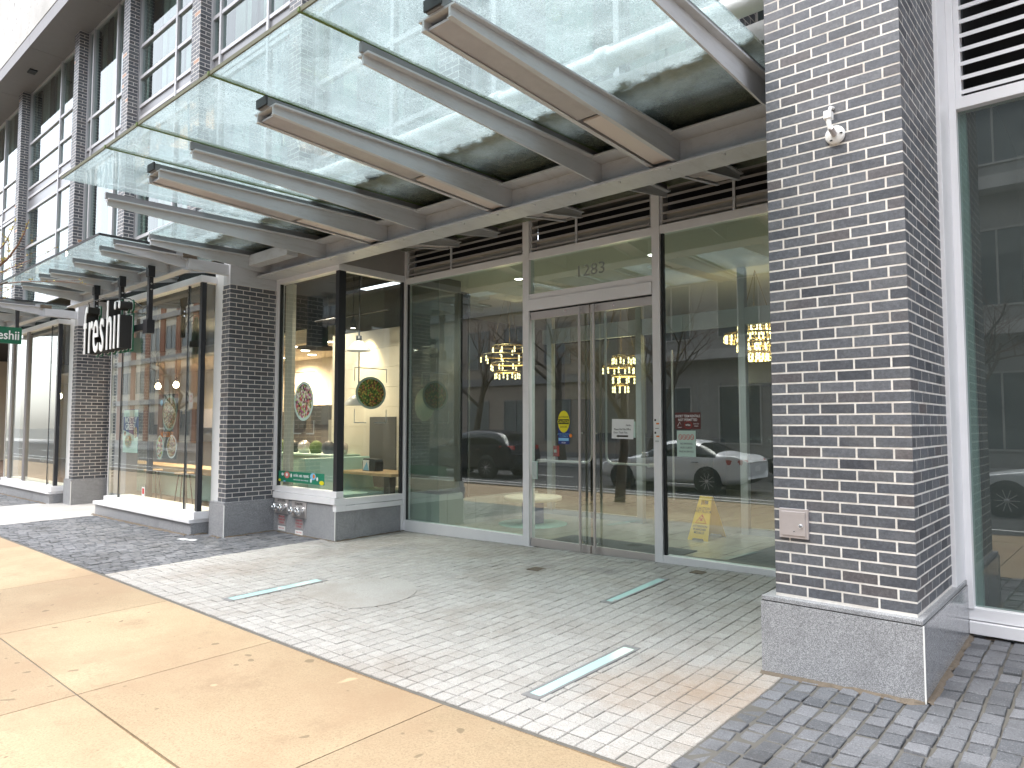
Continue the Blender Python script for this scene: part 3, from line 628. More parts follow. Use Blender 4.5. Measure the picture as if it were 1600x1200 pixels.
def ibeam(parent, x0, x1, yf, yb, z0, z1, name="beam", topf=0.0):
    b = MB(); ym = (yf + yb) / 2
    b.box(x0, x1, yf, yb, z0, z0 + .022, "painted_metal"); b.box(x0, x1, ym - .01, ym + .01, z0 + .022, z1 - .022, "painted_metal"); b.box(x0, x1, yf - topf, yb, z1 - .022, z1, "painted_metal")
    return b.build(name, parent, .003)
cn = thing("glass_canopy", "large steel and dirty green glass canopy over the lobby entrance", "canopy", (-5.5, 4.6, 2.24))
ibeam(cn, -9.93, -1.76, 5.39, 5.71, 2.235, 2.515, "beam", .05)
b = MB(); b.box(-9.93, -8.75, 5.19, 5.36, 2.36, 2.52, "painted_metal"); b.build("beam_bracket", cn, .004)
for k in range(16):
    bo_ = MB(); bo_.lathe((-9.6 + k * .51, 5.44, 2.235), [(.014, 0), (.014, .013), (.008, .015)], "painted_metal", 6, (0, 0, -1)); bo_.build("bolt", cn)
RX = [(-8.335, 0), (-7.10, 1), (-6.262, 0), (-5.005, 1), (-3.752, 0), (-3.035, 1), (-1.93, 0)]
for x, wd in RX: rafter(cn, x, 2.755, 5.54, wd)
rafter(cn, -9.82, 3.79, 5.54, 0)
for x, wd in RX + [(-9.0, 0)]: rafter(cn, x, 5.56, 6.80, wd, .21, .05, "back_rafter")
edges = [-8.23, -6.98, -6.25, -4.945, -3.752, -3.035, -1.80]
for i in range(len(edges) - 1):
    x0, x1 = edges[i] + .009, edges[i + 1] - .009; b = MB()
    for ya, yb in ((2.29, 6.88),): b.hexa([(x0, ya, gz(ya)), (x1, ya, gz(ya)), (x1, yb, gz(yb)), (x0, yb, gz(yb))], [(x0, ya, gz(ya) + .02), (x1, ya, gz(ya) + .02), (x1, yb, gz(yb) + .02), (x0, yb, gz(yb) + .02)], "canopy_glass")
    b.build("glass_panel", cn)
b = MB(); b.hexa([(-9.86, 3.78, gz(3.78)), (-8.25, 3.78, gz(3.78)), (-8.25, 6.0, gz(6)), (-9.86, 6.0, gz(6))], [(-9.86, 3.78, gz(3.78) + .02), (-8.25, 3.78, gz(3.78) + .02), (-8.25, 6.0, gz(6) + .02), (-9.86, 6.0, gz(6) + .02)], "canopy_glass"); b.build("glass_panel", cn)
b = MB()
for x in edges[1:-1]: b.hexa([(x - .011, 2.27, gz(2.27) - .004), (x + .011, 2.27, gz(2.27) - .004), (x + .011, 6.88, gz(6.88) - .004), (x - .011, 6.88, gz(6.88) - .004)], [(x - .011, 2.27, gz(2.27) + .024), (x + .011, 2.27, gz(2.27) + .024), (x + .011, 6.88, gz(6.88) + .024), (x - .011, 6.88, gz(6.88) + .024)], "leaf")
b.box(-8.235, -1.80, 2.278, 2.289, gz(2.29) - .004, gz(2.29) + .024, "edge_grime"); b.build("glass_joint", cn)
b = MB(); b.lathe((-5.93, 4.52, gz(4.52) + .03), [(.10, 0), (.11, .03), (.05, .05)], "charcoal", 24); b.tube([(-5.93, 4.52, gz(4.52) + .05), (-5.93, 4.75, gz(4.52) + .06)], .03, "charcoal"); b.build("drain", cn)

# ------------------------------------------------------------------ the two shop bays and their canopies
def gz2(y): return 2.462
def fl2(y): return 2.375
def shop_canopy(label, dx):
    t = thing("shop_canopy", label, "canopy", (-12.4 + dx, 4.0, 2.2), "shallow glass canopies over the shop bays")
    ibeam(t, -14.9 + dx, -10.0 + dx, 4.30, 4.44, 2.185, 2.36, "beam")
    b = MB(); b.box(-10.06 + dx, -9.98 + dx, 4.38, 4.975, 2.205, 2.365, "painted_metal"); b.build("bracket_arm", t, .004)
    b = MB(); b.box(-10.12 + dx, -10.0 + dx, 4.22, 4.34, 2.36, 2.44, "painted_metal"); b.box(-9.995 + dx, -9.975 + dx, 4.30, 4.5, 2.36, 2.43, "soil"); b.build("end_block", t, .004)
    for x in (-10.04, -10.55, -11.63, -12.72, -13.25, -14.25): rafter(t, x + dx, 3.43, 4.37, 0, .05, .16, "rafter", fl2, gz2)
    for x in (-10.55, -11.63, -12.72, -13.9): rafter(t, x + dx, 4.37, 4.95, 0, .16, .05, "back_rafter", fl2, gz2)
    for x0, x1 in ((-11.05, -9.99), (-12.2, -11.06), (-13.4, -12.21), (-14.75, -13.41)):
        b = MB(); b.box(x0 + dx, x1 + dx, 3.225, 4.9, 2.462, 2.478, "canopy_glass"); b.build("glass_panel", t)
    b = MB(); b.box(-14.75 + dx, -9.985 + dx, 3.214, 3.224, 2.455, 2.485, "gasket"); b.box(-9.988 + dx, -9.978 + dx, 3.22, 4.9, 2.455, 2.485, "gasket"); b.build("edge_trim", t)
    return t
shop_canopy("low glass canopy carrying the white letter sign", 0)
shop_canopy("low glass canopy farthest left, above the green sign", -6.55)
def bay(label, dx, xl):
    t = thing("bay_window", label, "bay window", (-12.3 + dx, 4.8, -1.6), "projecting shop bay windows on low granite plinths")
    a, c = xl, -10.43 + dx
    b = MB(); b.box(a - .40, c - .06, 4.735, 5.3, -1.8, -1.455, "granite"); b.build("plinth", t, .004)
    f = MB(); f.box(a - .42, c - .045, 4.70, 5.3, -1.455, -1.40, "aluminium"); f.box(a - .02, c + .01, 4.745, 5.2, -1.40, -1.285, "aluminium")
    f.box(a, c + .03, 4.76, 4.90, 2.14, 2.24, "aluminium"); f.box(c - .09, c + .03, 4.90, 5.05, 2.14, 2.24, "aluminium"); f.box(c - .02, c + .28, 5.0, 5.06, -1.40, 2.30, "aluminium")
    f.build("frame", t, .003)
    f = MB(); f.box(c - .075, c, 4.79, 4.86, -1.285, 2.14, "dark_bronze")
    for k in (.87, .14): f.box(a + (c - a) * k - .010, a + (c - a) * k + .010, 4.793, 4.83, -1.285, 2.14, "dark_bronze")
    f.box(a, a + .04, 4.79, 4.84, -1.285, 2.14, "mullion_paint"); f.build("mullion", t)
    b = MB(); b.pane(a + .04, c - .075, 4.80, 4.812, -1.285, 2.14, "glass_cafe"); b.build("pane", t)
    b = MB(); b.pane(c - .02, c - .008, 4.86, 5.0, -1.285, 2.14, "glass_cafe", "r"); b.build("pane", t)
    return t
bay("projecting bay window with food posters behind the hanging sign", 0, -14.02)
b2 = bay("projecting bay window with grey posts near the left edge", -6.6, -20.9)
f = MB()
for x in (-20.3, -19.1): f.box(x - .14, x + .02, 4.76, 4.798, -1.285, 2.14, "soffit_grey")
f.build("post", b2)
# wall of the shop behind the bays
t = thing("shop_wall", "back of the shopfront wall between bays and piers", "wall", (-18, 5.3, -1.6))
b = MB(); b.box(-14.6, -14.02, 5.1, 5.3, -1.8, 2.62, "soffit_grey"); b.box(-16.46, -15.72, 5.74, 5.80, -1.8, 2.62, "dark_bronze"); b.box(-21.6, -20.9, 5.1, 5.3, -1.8, 2.62, "soffit_grey"); b.build("wall_panel", t)
t = thing("shop_door", "glass shop door set back between the two bay windows", "door", (-15.2, 5.77, -1.6))
f = MB(); f.box(-15.72, -15.62, 5.73, 5.81, -1.75, 2.62, "dark_bronze"); f.box(-14.70, -14.60, 5.73, 5.81, -1.75, 2.62, "dark_bronze"); f.box(-15.62, -14.70, 5.73, 5.81, -1.75, -1.62, "dark_bronze"); f.box(-15.62, -14.70, 5.73, 5.81, 2.3, 2.62, "dark_bronze"); f.build("frame", t)
b = MB(); b.pane(-15.62, -14.70, 5.765, 5.777, -1.62, 2.3, "glass_cafe"); b.build("pane", t)

# ------------------------------------------------------------------ the storeys above
FX = [-27.2, -21.25, -16.95, -14.1, -11.1, -8.1, -5.1, -2.1]
t = thing("upper_building", "upper storeys of dark brick fins and tall grey framed windows", "building", (-8, 5.2, 2.9))
for x in FX:
    b = MB(); b.box(x - .30, x, 4.955, 5.30, 2.93, 11.4, "mortar"); bricks(b, (x - .30, 4.955), (1, 0), (0, -1), .3012, 2.93, 11.4, random.choice((0, .1)), .004, .008); bricks(b, (x, 4.955), (0, 1), (1, 0), .30, 2.93, 11.4, random.choice((0, .1)), .004, .012)
    b.build("brick_fin", t)
ZL = [2.93, 3.55, 4.55, 5.52, 5.85, 6.62, 8.60]
for i in range(len(FX) - 1):
    x0, x1 = FX[i], FX[i + 1] - .30; xa, xb = x0 + .32, x0 + .32 + (x1 - x0 - .32) * .62; odd = i % 2
    if odd: xa, xb = x0 + .06, x0 + (x1 - x0) * .62
    zl = [2.93, 3.35, 5.52, 5.62, 5.95, 6.62, 8.60] if not odd else [2.93, 3.5, 4.52, 5.48, 5.82, 6.05, 6.62, 7.24, 8.60]
    f = MB()
    for x in (x0 + .03, xa, xb, x1 - .03): f.box(x - .03, x + .03, 5.13, 5.23, 2.93, 11.4, "mullion_paint")
    for z in zl + [9.6, 10.6]: f.box(x0, x1, 5.14, 5.22, z - .03, z + .03, "mullion_paint")
    fo = f.build("window_frame", t)
    g = MB(); spn = (2, 3) if not odd else (3, 4)
    for k in range(len(zl) - 1):
        if k in spn: g.box(x0, x1, 5.165, 5.19, zl[k], zl[k + 1], "spandrel" if odd or k == 3 else "white_paint")
        else: g.pane(x0, x1, 5.172, 5.182, zl[k], zl[k + 1], "glass_upper")
    g.pane(x0, x1, 5.172, 5.182, 8.6, 11.4, "glass_upper"); g.build("pane", fo)
    c = MB()
    for k in range(14):
        xx = x0 + (x1 - x0) * k / 14; c.box(xx, xx + (x1 - x0) / 14 * .98, 5.42 + .03 * (k % 2), 5.45 + .03 * (k % 2), 2.95, 11.4, "curtain" if (k + i) % 5 < 3 else "charcoal")
    c.build("curtain", fo)
b = MB(); b.box(-34, -1.76, 5.55, 5.8, 2.93, 11.4, "charcoal"); b.build("inner_wall", t)
b = MB(); b.box(-34, -1.76, 4.98, 7.3, 2.85, 2.93, "soffit_dark"); b.box(-34, -1.76, 4.95, 5.0, 2.80, 2.95, "painted_metal"); b.build("recess_soffit", t)
b = MB(); b.box(-8.25, -1.0, 7.06, 7.3, 2.60, 2.85, "soffit_dark"); b.build("head_wall", t)
b = MB(); b.box(-1.75, 8, 5.0, 5.6, 4.3, 11.4, "mortar"); bricks(b, (-1.75, 5.0), (1, 0), (0, -1), 9.7, 4.3, 11.4, 0, .004, .008); b.build("brick_wall", t)
so = thing("overhang", "grey projecting storey with flat panelled underside at top left", "overhang", (-20, 4.8, 8.6))
b = MB()
for k in range(-12, 3): b.box(k * 3.1 + .006, k * 3.1 + 3.094, 4.42, 5.14, 8.60, 8.9, "soffit_grey")
b.box(-40, 9, 4.41, 6, 8.9, 11.5, "pale_wall"); b.build("soffit", so)
b = MB(); b.box(-19.95, -19.7, 4.72, 4.88, 8.57, 8.60, "charcoal"); b.build("soffit_light", so)
dp = MB(); dp.tube([(-9.5, 4.80, 3.03), (-1.0, 4.80, 3.03)], .085, "pipe_wrap", 16)
for x in (-8.8, -7.45, -5.95, -4.4, -3.2): dp.lathe((x, 4.80, 3.03), [(.085, -.06), (.112, -.04), (.112, .04), (.085, .06)], "pipe_wrap", 16, (1, 0, 0))
tag(dp.build("wrapped_pipe"), "long white wrapped pipe lying above the dirty canopy glass", "pipe")

# ------------------------------------------------------------------ hanging signs
UX, UZ, UY = (1, 0, 0), (0, 0, 1), (0, 1, 0)
t = thing("letter_sign", "hanging sign of deep black letters with white faces reading freshii", "sign", (-11.7, 3.95, 1.1))
xx = -12.46
for ch, wd in (("f", .20), ("r", .205), ("e", .285), ("s", .265), ("h", .285), ("i", .16), ("i", .155)):
    b = MB(); sc, sx = 1.08, .49
    text(b, ch, sc, (xx, 4.02, 1.11), UX, UZ, "ink", .17, 'LEFT', sx, 0)
    o = b.build("letter", t)
    b = MB(); text(b, ch, sc, (xx, 3.8495, 1.11), UX, UZ, "white_plastic", .012, 'LEFT', sx, 0); b.build("white_face", o)
    b = MB(); text(b, ch, sc, (xx, 4.04, 1.11), UX, UZ, "green_paint", .018, 'LEFT', sx, .035); text(b, ch, sc, (xx, 4.021, 1.11), UX, UZ, "white_plastic", .003, 'LEFT', sx, .01); b.build("back_face", o)
    xx += wd
for x, zb in ((-12.72, 1.55), (-11.63, 1.75), (-10.55, 1.31)):
    b = MB(); b.box(x - .035, x + .035, 4.06, 4.12, zb, 2.24, "black_metal"); b.box(x - .05, x + .05, 4.045, 4.135, 2.12, 2.28, "black_metal")
    for z in (2.02, 1.94): b.lathe((x + .036, 4.09, z), [(.014, 0), (.014, .006)], "chrome", 10, UX)
    b.build("hanger", t, .003)
b = MB(); b.box(-12.4, -10.50, 4.055, 4.115, 1.36, 1.46, "black_metal"); b.box(-10.62, -10.48, 4.03, 4.14, 1.30, 1.50, "black_metal"); b.build("rail", t, .004)
b = MB(); b.tube([(-12.72, 4.09, 1.62), (-12.71, 4.0, 1.90), (-12.62, 3.95, 1.97), (-11.9, 3.95, 1.96), (-11.1, 4.02, 1.86), (-10.8, 4.1, 1.70), (-10.55, 4.09, 1.72)], .008, "black_metal", 6); b.build("cable", t)
t = thing("blade_sign", "flat green box sign with white freshii lettering, cut by the left edge", "sign", (-16.6, 3.6, 1.6))
b = MB(); b.box(-16.68, -16.6, 3.28, 4.02, 1.60, 1.925, "green_paint"); b.build("panel", t, .003)
b = MB(); text(b, "freshii", .25, (-16.598, 3.985, 1.68), UY, UZ, "white_plastic", .006, 'RIGHT', .82, .01); b.build("lettering", t)
for y in (3.38, 3.94):
    b = MB(); b.box(-16.67, -16.61, y - .03, y + .03, 1.925, 2.36, "black_metal"); b.build("hanger", t)

# ------------------------------------------------------------------ things stuck on the glass
def decal(name, label, cat, group=None):
    b = MB(); return b, lambda par=None: tag(b.build(name), label, cat, group)
YG = 6.9425
b, done = decal("caution_decal", "round yellow caution automatic door decal over a blue panel", "decal")
b.box(-5.36, -5.19, YG - .001, YG, -.24, .03, "decal_blue"); b.disc((-5.275, YG - .0015, .035), UX, UZ, .088, .135, "decal_yellow")
b.box(-5.356, -5.194, YG - .0055, YG - .0035, .005, .065, "ink"); text(b, "CAUTION", .05, (-5.275, YG - .006, .018), UX, UZ, "decal_yellow", .0008, 'CENTER', .8, .01)
text(b, "AUTOMATIC", .030, (-5.275, YG - .004, .082), UX, UZ, "ink", .0008, 'CENTER', .85); text(b, "DOOR", .034, (-5.275, YG - .004, -.04), UX, UZ, "ink", .0008)
text(b, "ACTIVATE SWITCH", .022, (-5.275, YG - .002, -.125), UX, UZ, "sky_blue", .0008); text(b, "TO OPERATE", .022, (-5.275, YG - .002, -.150), UX, UZ, "sky_blue", .0008)
b.box(-5.355, -5.20, YG - .0025, YG - .001, -.20, -.165, "sky_blue"); text(b, "PUSH", .026, (-5.275, YG - .002, -.232), UX, UZ, "white_plastic", .0008); b.disc((-5.17, YG - .001, -.135), UX, UZ, .022, .022, "orange"); done()
b, done = decal("paper_notice", "white paper notice with a black arrow taped inside the right door", "notice")
b.hexa([(-4.575, YG - .003, -.160), (-4.285, YG - .003, -.168), (-4.285, YG - .001, -.168), (-4.575, YG - .001, -.160)], [(-4.568, YG - .003, .065), (-4.272, YG - .006, .058), (-4.272, YG - .004, .058), (-4.568, YG - .001, .065)], "paper")
b.box(-4.285, -4.255, YG - .002, YG - .001, -.150, .035, "paper_mint")
text(b, "Hello,", .03, (-4.34, YG - .007, -.018), UX, UZ, "ink", .0006); text(b, "Please Use Side Office", .032, (-4.425, YG - .007, -.065), UX, UZ, "ink", .0006, 'CENTER', .78); text(b, "Door, Thank You.", .032, (-4.545, YG - .007, -.102), UX, UZ, "ink", .0006, 'LEFT', .8)
b.box(-4.48, -4.35, YG - .0075, YG - .0065, -.143, -.124, "ink"); b.prism([(-4.48, YG - .0065, -.150), (-4.51, YG - .0065, -.1335), (-4.48, YG - .0065, -.117)], (0, 0, 0), (0, -.001, 0), "ink"); done()
b, done = decal("maroon_notice", "dark maroon notice that short term rentals are not permitted", "notice")
b.box(-3.755, -3.455, YG - .001, YG, -.05, .13, "maroon"); text(b, "SHORT TERM RENTALS", .038, (-3.605, YG - .002, .078), UX, UZ, "paper", .0006, 'CENTER', .74, .012); text(b, "NOT PERMITTED", .038, (-3.605, YG - .002, .038), UX, UZ, "paper", .0006, 'CENTER', .78, .012)
b.disc((-3.60, YG - .0011, -.005), UX, UZ, .045, .038, "red"); b.disc((-3.60, YG - .0026, -.005), UX, UZ, .041, .034, "maroon"); text(b, "vrbo", .034, (-3.60, YG - .005, -.014), UX, UZ, "paper", .0006, 'CENTER', .9, .02)
text(b, "airbnb", .018, (-3.70, YG - .002, -.036), UX, UZ, "paper", .0006); b.tube([(-3.725, YG - .002, -.018), (-3.70, YG - .002, .028), (-3.675, YG - .002, -.018), (-3.70, YG - .002, .004), (-3.725, YG - .002, -.018)], .003, "paper", 5)
text(b, "Don't Do", .021, (-3.505, YG - .002, .002), UX, UZ, "paper", .0006, 'CENTER', .8); text(b, "Sublets", .021, (-3.505, YG - .002, -.022), UX, UZ, "paper", .0006, 'CENTER', .8); done()
b, done = decal("rules_notice", "pale mint notice with four red prohibition circles", "notice")
b.box(-3.735, -3.515, YG - .001, YG, -.345, -.065, "paper_mint")
for k in range(4):
    cx = -3.694 + k * .046; b.disc((cx, YG - .0011, -.135), UX, UZ, .021, .030, "red"); b.disc((cx, YG - .0026, -.135), UX, UZ, .015, .024, "paper_mint"); b.tube([(cx - .012, YG - .0045, -.117), (cx + .012, YG - .0045, -.153)], .0025, "red", 5)
for i, s in enumerate(("NO SMOKING", "ALSO GUESTS", "PASS IN SERVICE")): text(b, s, .027, (-3.625, YG - .002, -.215 - i * .042), UX, UZ, "ink", .0006, 'CENTER', .85)
done()
for i, z in enumerate((-.06, -.20)):
    b, done = decal("alarm_sticker", ["upper white and orange sticker on the right door post", "lower white and orange sticker on the right door post"][i], "sticker", "white stickers on the door post")
    b.box(-3.985, -3.915, 6.897, 6.8995, z, z + .125, "paper"); b.box(-3.984, -3.964, 6.8955, 6.897, z + .098, z + .12, "ink"); b.box(-3.962, -3.925, 6.8955, 6.897, z + .062, z + .078, "orange"); b.box(-3.975, -3.93, 6.8955, 6.897, z + .015, z + .02, "ink"); done()
b, done = decal("door_card", "clear plastic card holder at the hinge edge of the left door", "card holder")
b.box(-5.775, -5.695, 6.935, 6.9425, -.69, -.465, "paper_mint"); b.box(-5.77, -5.70, 6.932, 6.935, -.685, -.47, "frost_line"); done()
b, done = decal("alarm_pull", "small red fire alarm box inside beside the left door", "alarm box"); b.box(-5.80, -5.73, 7.40, 7.44, -.42, -.28, "red"); b.box(-5.785, -5.745, 7.395, 7.40, -.37, -.33, "white_plastic"); done()
# decals on the corner window (outside faces)
def bowl(name, label, c, u, ru, rv, food, rim="bowl_rim"):
    b = MB(); n = Vector(u).cross(Vector(UZ)) * .0012; c = Vector(c)
    b.disc(c, u, UZ, ru, rv, rim, 40); b.disc(c + n * 1.6, u, UZ, ru * .86, rv * .86, food, 40); return tag(b.build(name), label, "decal", "food bowl decals on the shop glass")
bowl("bowl_decal", "round salad bowl decal on the glass beside the entrance recess", (XL - .022, 6.315, .458), UY, .27, .235, "salad")
bowl("bowl_decal", "round mixed poke bowl decal on the street-facing corner glass", (-9.18, YB + .018, .345), UX, .255, .29, "bowl_mix", "paper_mint")
def corner_lines(label, org, u, hw, z0, z1, gap):
    t = thing("frame_decal", label, "decal", (org[0], org[1], z0), "thin frame decals around the bowls"); org, u = Vector(org), Vector(u)
    for segs in (((-hw, hw, z1 - .012, z1), (-hw, -hw + .012, z1 - gap, z1 - .012), (hw - .012, hw, z1 - gap, z1 - .012)), ((-hw, -hw * .25, z0, z0 + .012), (-hw, -hw + .012, z0 + .012, z0 + gap)), ((hw * .25, hw, z0, z0 + .012), (hw - .012, hw, z0 + .012, z0 + gap))):
        b = MB()
        for a0, a1, za, zb in segs:
            p, q = org + u * a0, org + u * a1; n = u.cross(Vector(UZ)) * .001
            b.hexa([(p.x, p.y, za), (q.x, q.y, za), (q.x + n.x, q.y + n.y, za), (p.x + n.x, p.y + n.y, za)], [(p.x, p.y, zb), (q.x, q.y, zb), (q.x + n.x, q.y + n.y, zb), (p.x + n.x, p.y + n.y, zb)], "frost_line")
        b.build("bracket", t)
corner_lines("thin pale bracket lines framing the salad bowl decal", (XL - .0225, 6.31, 0), UY, .29, .02, .82, .20)
corner_lines("thin pale bracket lines framing the poke bowl decal", (-9.17, YB + .0185, 0), UX, .27, -.14, .78, .20)
b, done = decal("banner_decal", "green order eat repeat banner decal low on the corner glass", "decal")
yg = YB + .0185; b.box(-9.835, -8.62, yg - .001, yg, -.86, -.70, "banner_green")
text(b, "order. eat. repeat.", .07, (-9.42, yg - .002, -.772), UX, UZ, "paper", .0006, 'LEFT', .8, .012); text(b, "rewards & order ahead on the app", .035, (-9.42, yg - .002, -.826), UX, UZ, "paper", .0006, 'LEFT', .8)
for k, (x, z, ru, rv, m) in enumerate(((-9.80, -.84, .06, .05, "decal_yellow"), (-9.60, -.755, .075, .05, "pink"), (-9.60, -.752, .03, .025, "paper"), (-9.72, -.75, .03, .022, "paper"), (-9.48, -.76, .02, .03, "paper"), (-8.90, -.75, .075, .05, "sky_blue"), (-8.88, -.745, .028, .03, "orange"), (-8.95, -.81, .022, .03, "paper"), (-8.68, -.83, .06, .05, "decal_yellow"), (-8.79, -.78, .022, .028, "paper"), (-9.66, -.85, .03, .03, "sky_blue"))):
    ru_ = min(ru, x + 9.832, -8.622 - x) if k not in () else ru
    b.disc((x, yg - .0012 - .0004 * k, z), UX, UZ, max(ru_, .02), min(rv, z + .86, -.70 - z) if min(z + .86, -.70 - z) > .01 else .01, m, 20)
done()
b, done = decal("tag_sticker", "small white and red sticker at the bottom of the bay window", "sticker"); b.box(-12.47, -12.35, 4.795, 4.799, -1.24, -1.04, "white_plastic"); b.box(-12.45, -12.37, 4.7935, 4.795, -1.15, -1.06, "red"); done()
b, done = decal("window_lettering", "reversed white lettering low on the far left bay glass", "decal"); text(b, "HEEN", .13, (-17.85, 4.80, -.80), (-1, 0, 0), UZ, "paper", .001, 'CENTER', 1.2, .012); done()
# fire department connections on the granite
for i, x in enumerate((-9.64, -9.17)):
    t = thing("fire_connection", ["chrome twin fire hose connection on granite, nearer the brick pier", "chrome twin fire hose connection on granite, nearer the recess corner"][i], "fire connection", (x, 5.71, -1.22), "fire hose connections on the granite plinth")
    y0 = YB - .03; zc = -1.225 + (.01 if i == 0 else -.01); hw = .19
    b = MB(); b.box(x - hw, x + hw, y0 - .012, y0, zc - .115, zc + .115, "stainless"); text(b, ["AUTO SPKR", "STANDPIPE"][i], .055, (x, y0 - .0125, zc + .062), UX, UZ, "ink", .001, 'CENTER', .75); b.build("plate", t, .002)
    for s in (-.085, .085):
        b = MB(); b.lathe((x + s, y0 - .012, zc - .012), [(.052, 0), (.052, .02), (.046, .03), (.058, .045), (.060, .085), (.052, .10), (.022, .106), (.018, .125), (0.001, .127)], "chrome", 24, (0, -1, 0), False)
        for a in range(4): b.box(x + s + .055 * math.cos(a * 1.57 + .78) - .012, x + s + .055 * math.cos(a * 1.57 + .78) + .012, y0 - .095, y0 - .06, zc - .012 + .055 * math.sin(a * 1.57 + .78) - .012, zc - .012 + .055 * math.sin(a * 1.57 + .78) + .012, "chrome")
        b.build("hose_cap", t, .003)
    b = MB(); b.box(x - .11, x + .11, y0 - .003, y0, zc - .28, zc - .13, "brushed_plate")
    for k, s in enumerate((("SPRINKLERS", "TOWER AND", "PODIUM"), ("STANDPIPE", "TOWER AND", "PODIUM"))[i]): text(b, s, .036, (x, y0 - .004, zc - .172 - k * .044), UX, UZ, "red_ink", .0008, 'CENTER', .85)
    b.build("notice_plate", t)
    b = MB(); b.box(x - .10, x + .10, y0 - .003, y0, zc - .365, zc - .30, "white_plastic"); text(b, "MAX 175 PSI", .026, (x, y0 - .004, zc - .34), UX, UZ, "red_ink", .0008); b.build("label_plate", t)

# ------------------------------------------------------------------ lobby behind the glass
def slab(name, x0, x1, y0, y1, z0, z1, m): b = MB(); b.box(x0, x1, y0, y1, z0, z1, m); return tag(b.build(name), kind="structure")
slab("lobby_floor", -8.3, -.9, 7.02, 8.35, -1.8, ZF, "floor_marble"); slab("lobby_floor", -11.85, -.9, 8.35, 19, -1.8, ZF, "floor_marble")
slab("lobby_ceiling", -8.25, -.9, 7.03, 9.45, 2.19, 2.4, "lobby_ceiling")
slab("lobby_ceiling_back", -11.85, -.9, 9.45, 19, 2.55, 2.7, "lobby_ceiling")
t = thing("lobby_shell", "dim brown panelled lobby walls with a tan upper wall behind the glass", "wall", (-6, 18, ZF))
b = MB(); b.box(-14, -.9, 16.0, 16.2, -1.5, 2.6, "lobby_wall")
for k in range(22): b.box(-14 + k * .6, -14 + k * .6 + .585, 15.97, 16.0, -1.5, 1.0, "lobby_wall")
b.build("back_wall", t)
b = MB(); b.box(-6.4, -4.0, 15.0, 15.9, .9, 2.55, "tan_panel"); b.box(-10.6, -8.4, 14.0, 14.2, -.2, 2.0, "tan_panel"); b.box(-5.2, -4.6, 13.5, 13.8, -1.5, 2.0, "tan_panel"); b.build("tan_wall", t)
b = MB(); b.box(-1.1, -.9, 7.02, 16, -1.5, 2.6, "lobby_wall"); b.box(-1.74, -1.0, 5.95, 7.02, -1.6, 2.85, "lobby_wall"); b.build("side_wall", t)
b = MB(); b.box(-8.27, -7.95, 7.06, 7.78, -1.05, 2.19, "lobby_wall"); b.box(-8.29, -7.66, 7.05, 7.50, -.98, 2.19, "lobby_wall"); b.box(-11.95, -11.85, 8.35, 16, -1.5, 2.6, "lobby_wall"); b.box(-11.9, -8.3, 8.31, 8.35, -1.5, 2.6, "lobby_wall"); b.build("column", t)
b = MB(); b.box(-8.29, -7.62, 7.04, 7.52, -1.5, -1.02, "base_marble"); b.box(-7.75, -7.62, 7.52, 9.3, -1.5, -1.12, "base_marble"); b.build("marble_base", t)
b = MB(); b.box(-9.4, -8.65, 12, 12.5, -1.5, .53, "charcoal"); b.box(-4.3, -2.4, 14.5, 15.0, -1.5, .4, "charcoal"); b.box(-8.6, -6.6, 13.8, 14.4, -1.5, -.3, "charcoal"); b.build("dark_niche", t)
t = thing("inner_screen", "second glass screen with grey frame inside the vestibule", "glass screen", (-5, 9.45, ZF))
f = MB()
for x in (-7.45, -5.70, -4.05, -2.4): f.box(x - .05, x + .05, 9.40, 9.50, ZF, 2.19, "mullion_paint")
f.box(-7.6, -1.1, 9.404, 9.496, 1.38, 1.62, "mullion_paint"); f.box(-7.6, -5.75, 9.42, 9.48, ZF, ZF + .09, "mullion_paint"); f.box(-4.0, -1.1, 9.42, 9.48, ZF, ZF + .09, "mullion_paint"); f.build("frame", t)
b = MB()
for x0, x1 in ((-7.40, -5.75), (-5.65, -4.1), (-4.0, -2.45)): b.pane(x0, x1, 9.445, 9.455, ZF + .09, 1.38, "glass_inner")
b.build("pane", t)
for i, (x, h) in enumerate(((-3.3, 9.38), (-5.1, 9.38))):
    p_ = MB(); p_.tube([(x, 9.36, -1.1), (x, 9.36, 1.1)], .016, "stainless", 10); p_.build("pull_handle", t)
b = MB(); b.box(-5.75, -3.94, 7.10, 7.78, ZF, ZF + .012, "mat"); tag(b.build("door_mat"), "dark ribbed door mat inside the double doors", "mat")
b = MB(); b.hexa([(-3.42, 7.30, ZF), (-1.9, 7.30, ZF), (-1.9, 8.9, ZF), (-3.38, 8.9, ZF)], [(-3.42, 7.30, ZF + .012), (-1.9, 7.30, ZF + .012), (-1.9, 8.9, ZF + .012), (-3.38, 8.9, ZF + .012)], "mat"); tag(b.build("door_mat"), "dark floor mat inside the pane next to the brick pier", "mat")
t = thing("side_table", "low round pale table on a dark blue base behind the left pane", "table", (-6.9, 8.3, ZF))
b = MB(); b.lathe((-6.9, 8.3, -1.14), [(0.001, 0), (.43, 0), (.44, .012), (.44, .045), (.43, .055), (0.001, .055)], "cream_wall", 40); b.build("table_top", t)
b = MB(); b.box(-7.02, -6.78, 8.18, 8.42, ZF, -1.14, "poster_navy"); b.build("base", t, .01)
b = MB(); b.lathe((-6.9, 8.3, ZF), [(.001, 0), (.52, 0), (.52, .008), (.001, .008)], "mint", 40); tag(b.build("round_rug"), "round green rug under the low lobby table", "rug")
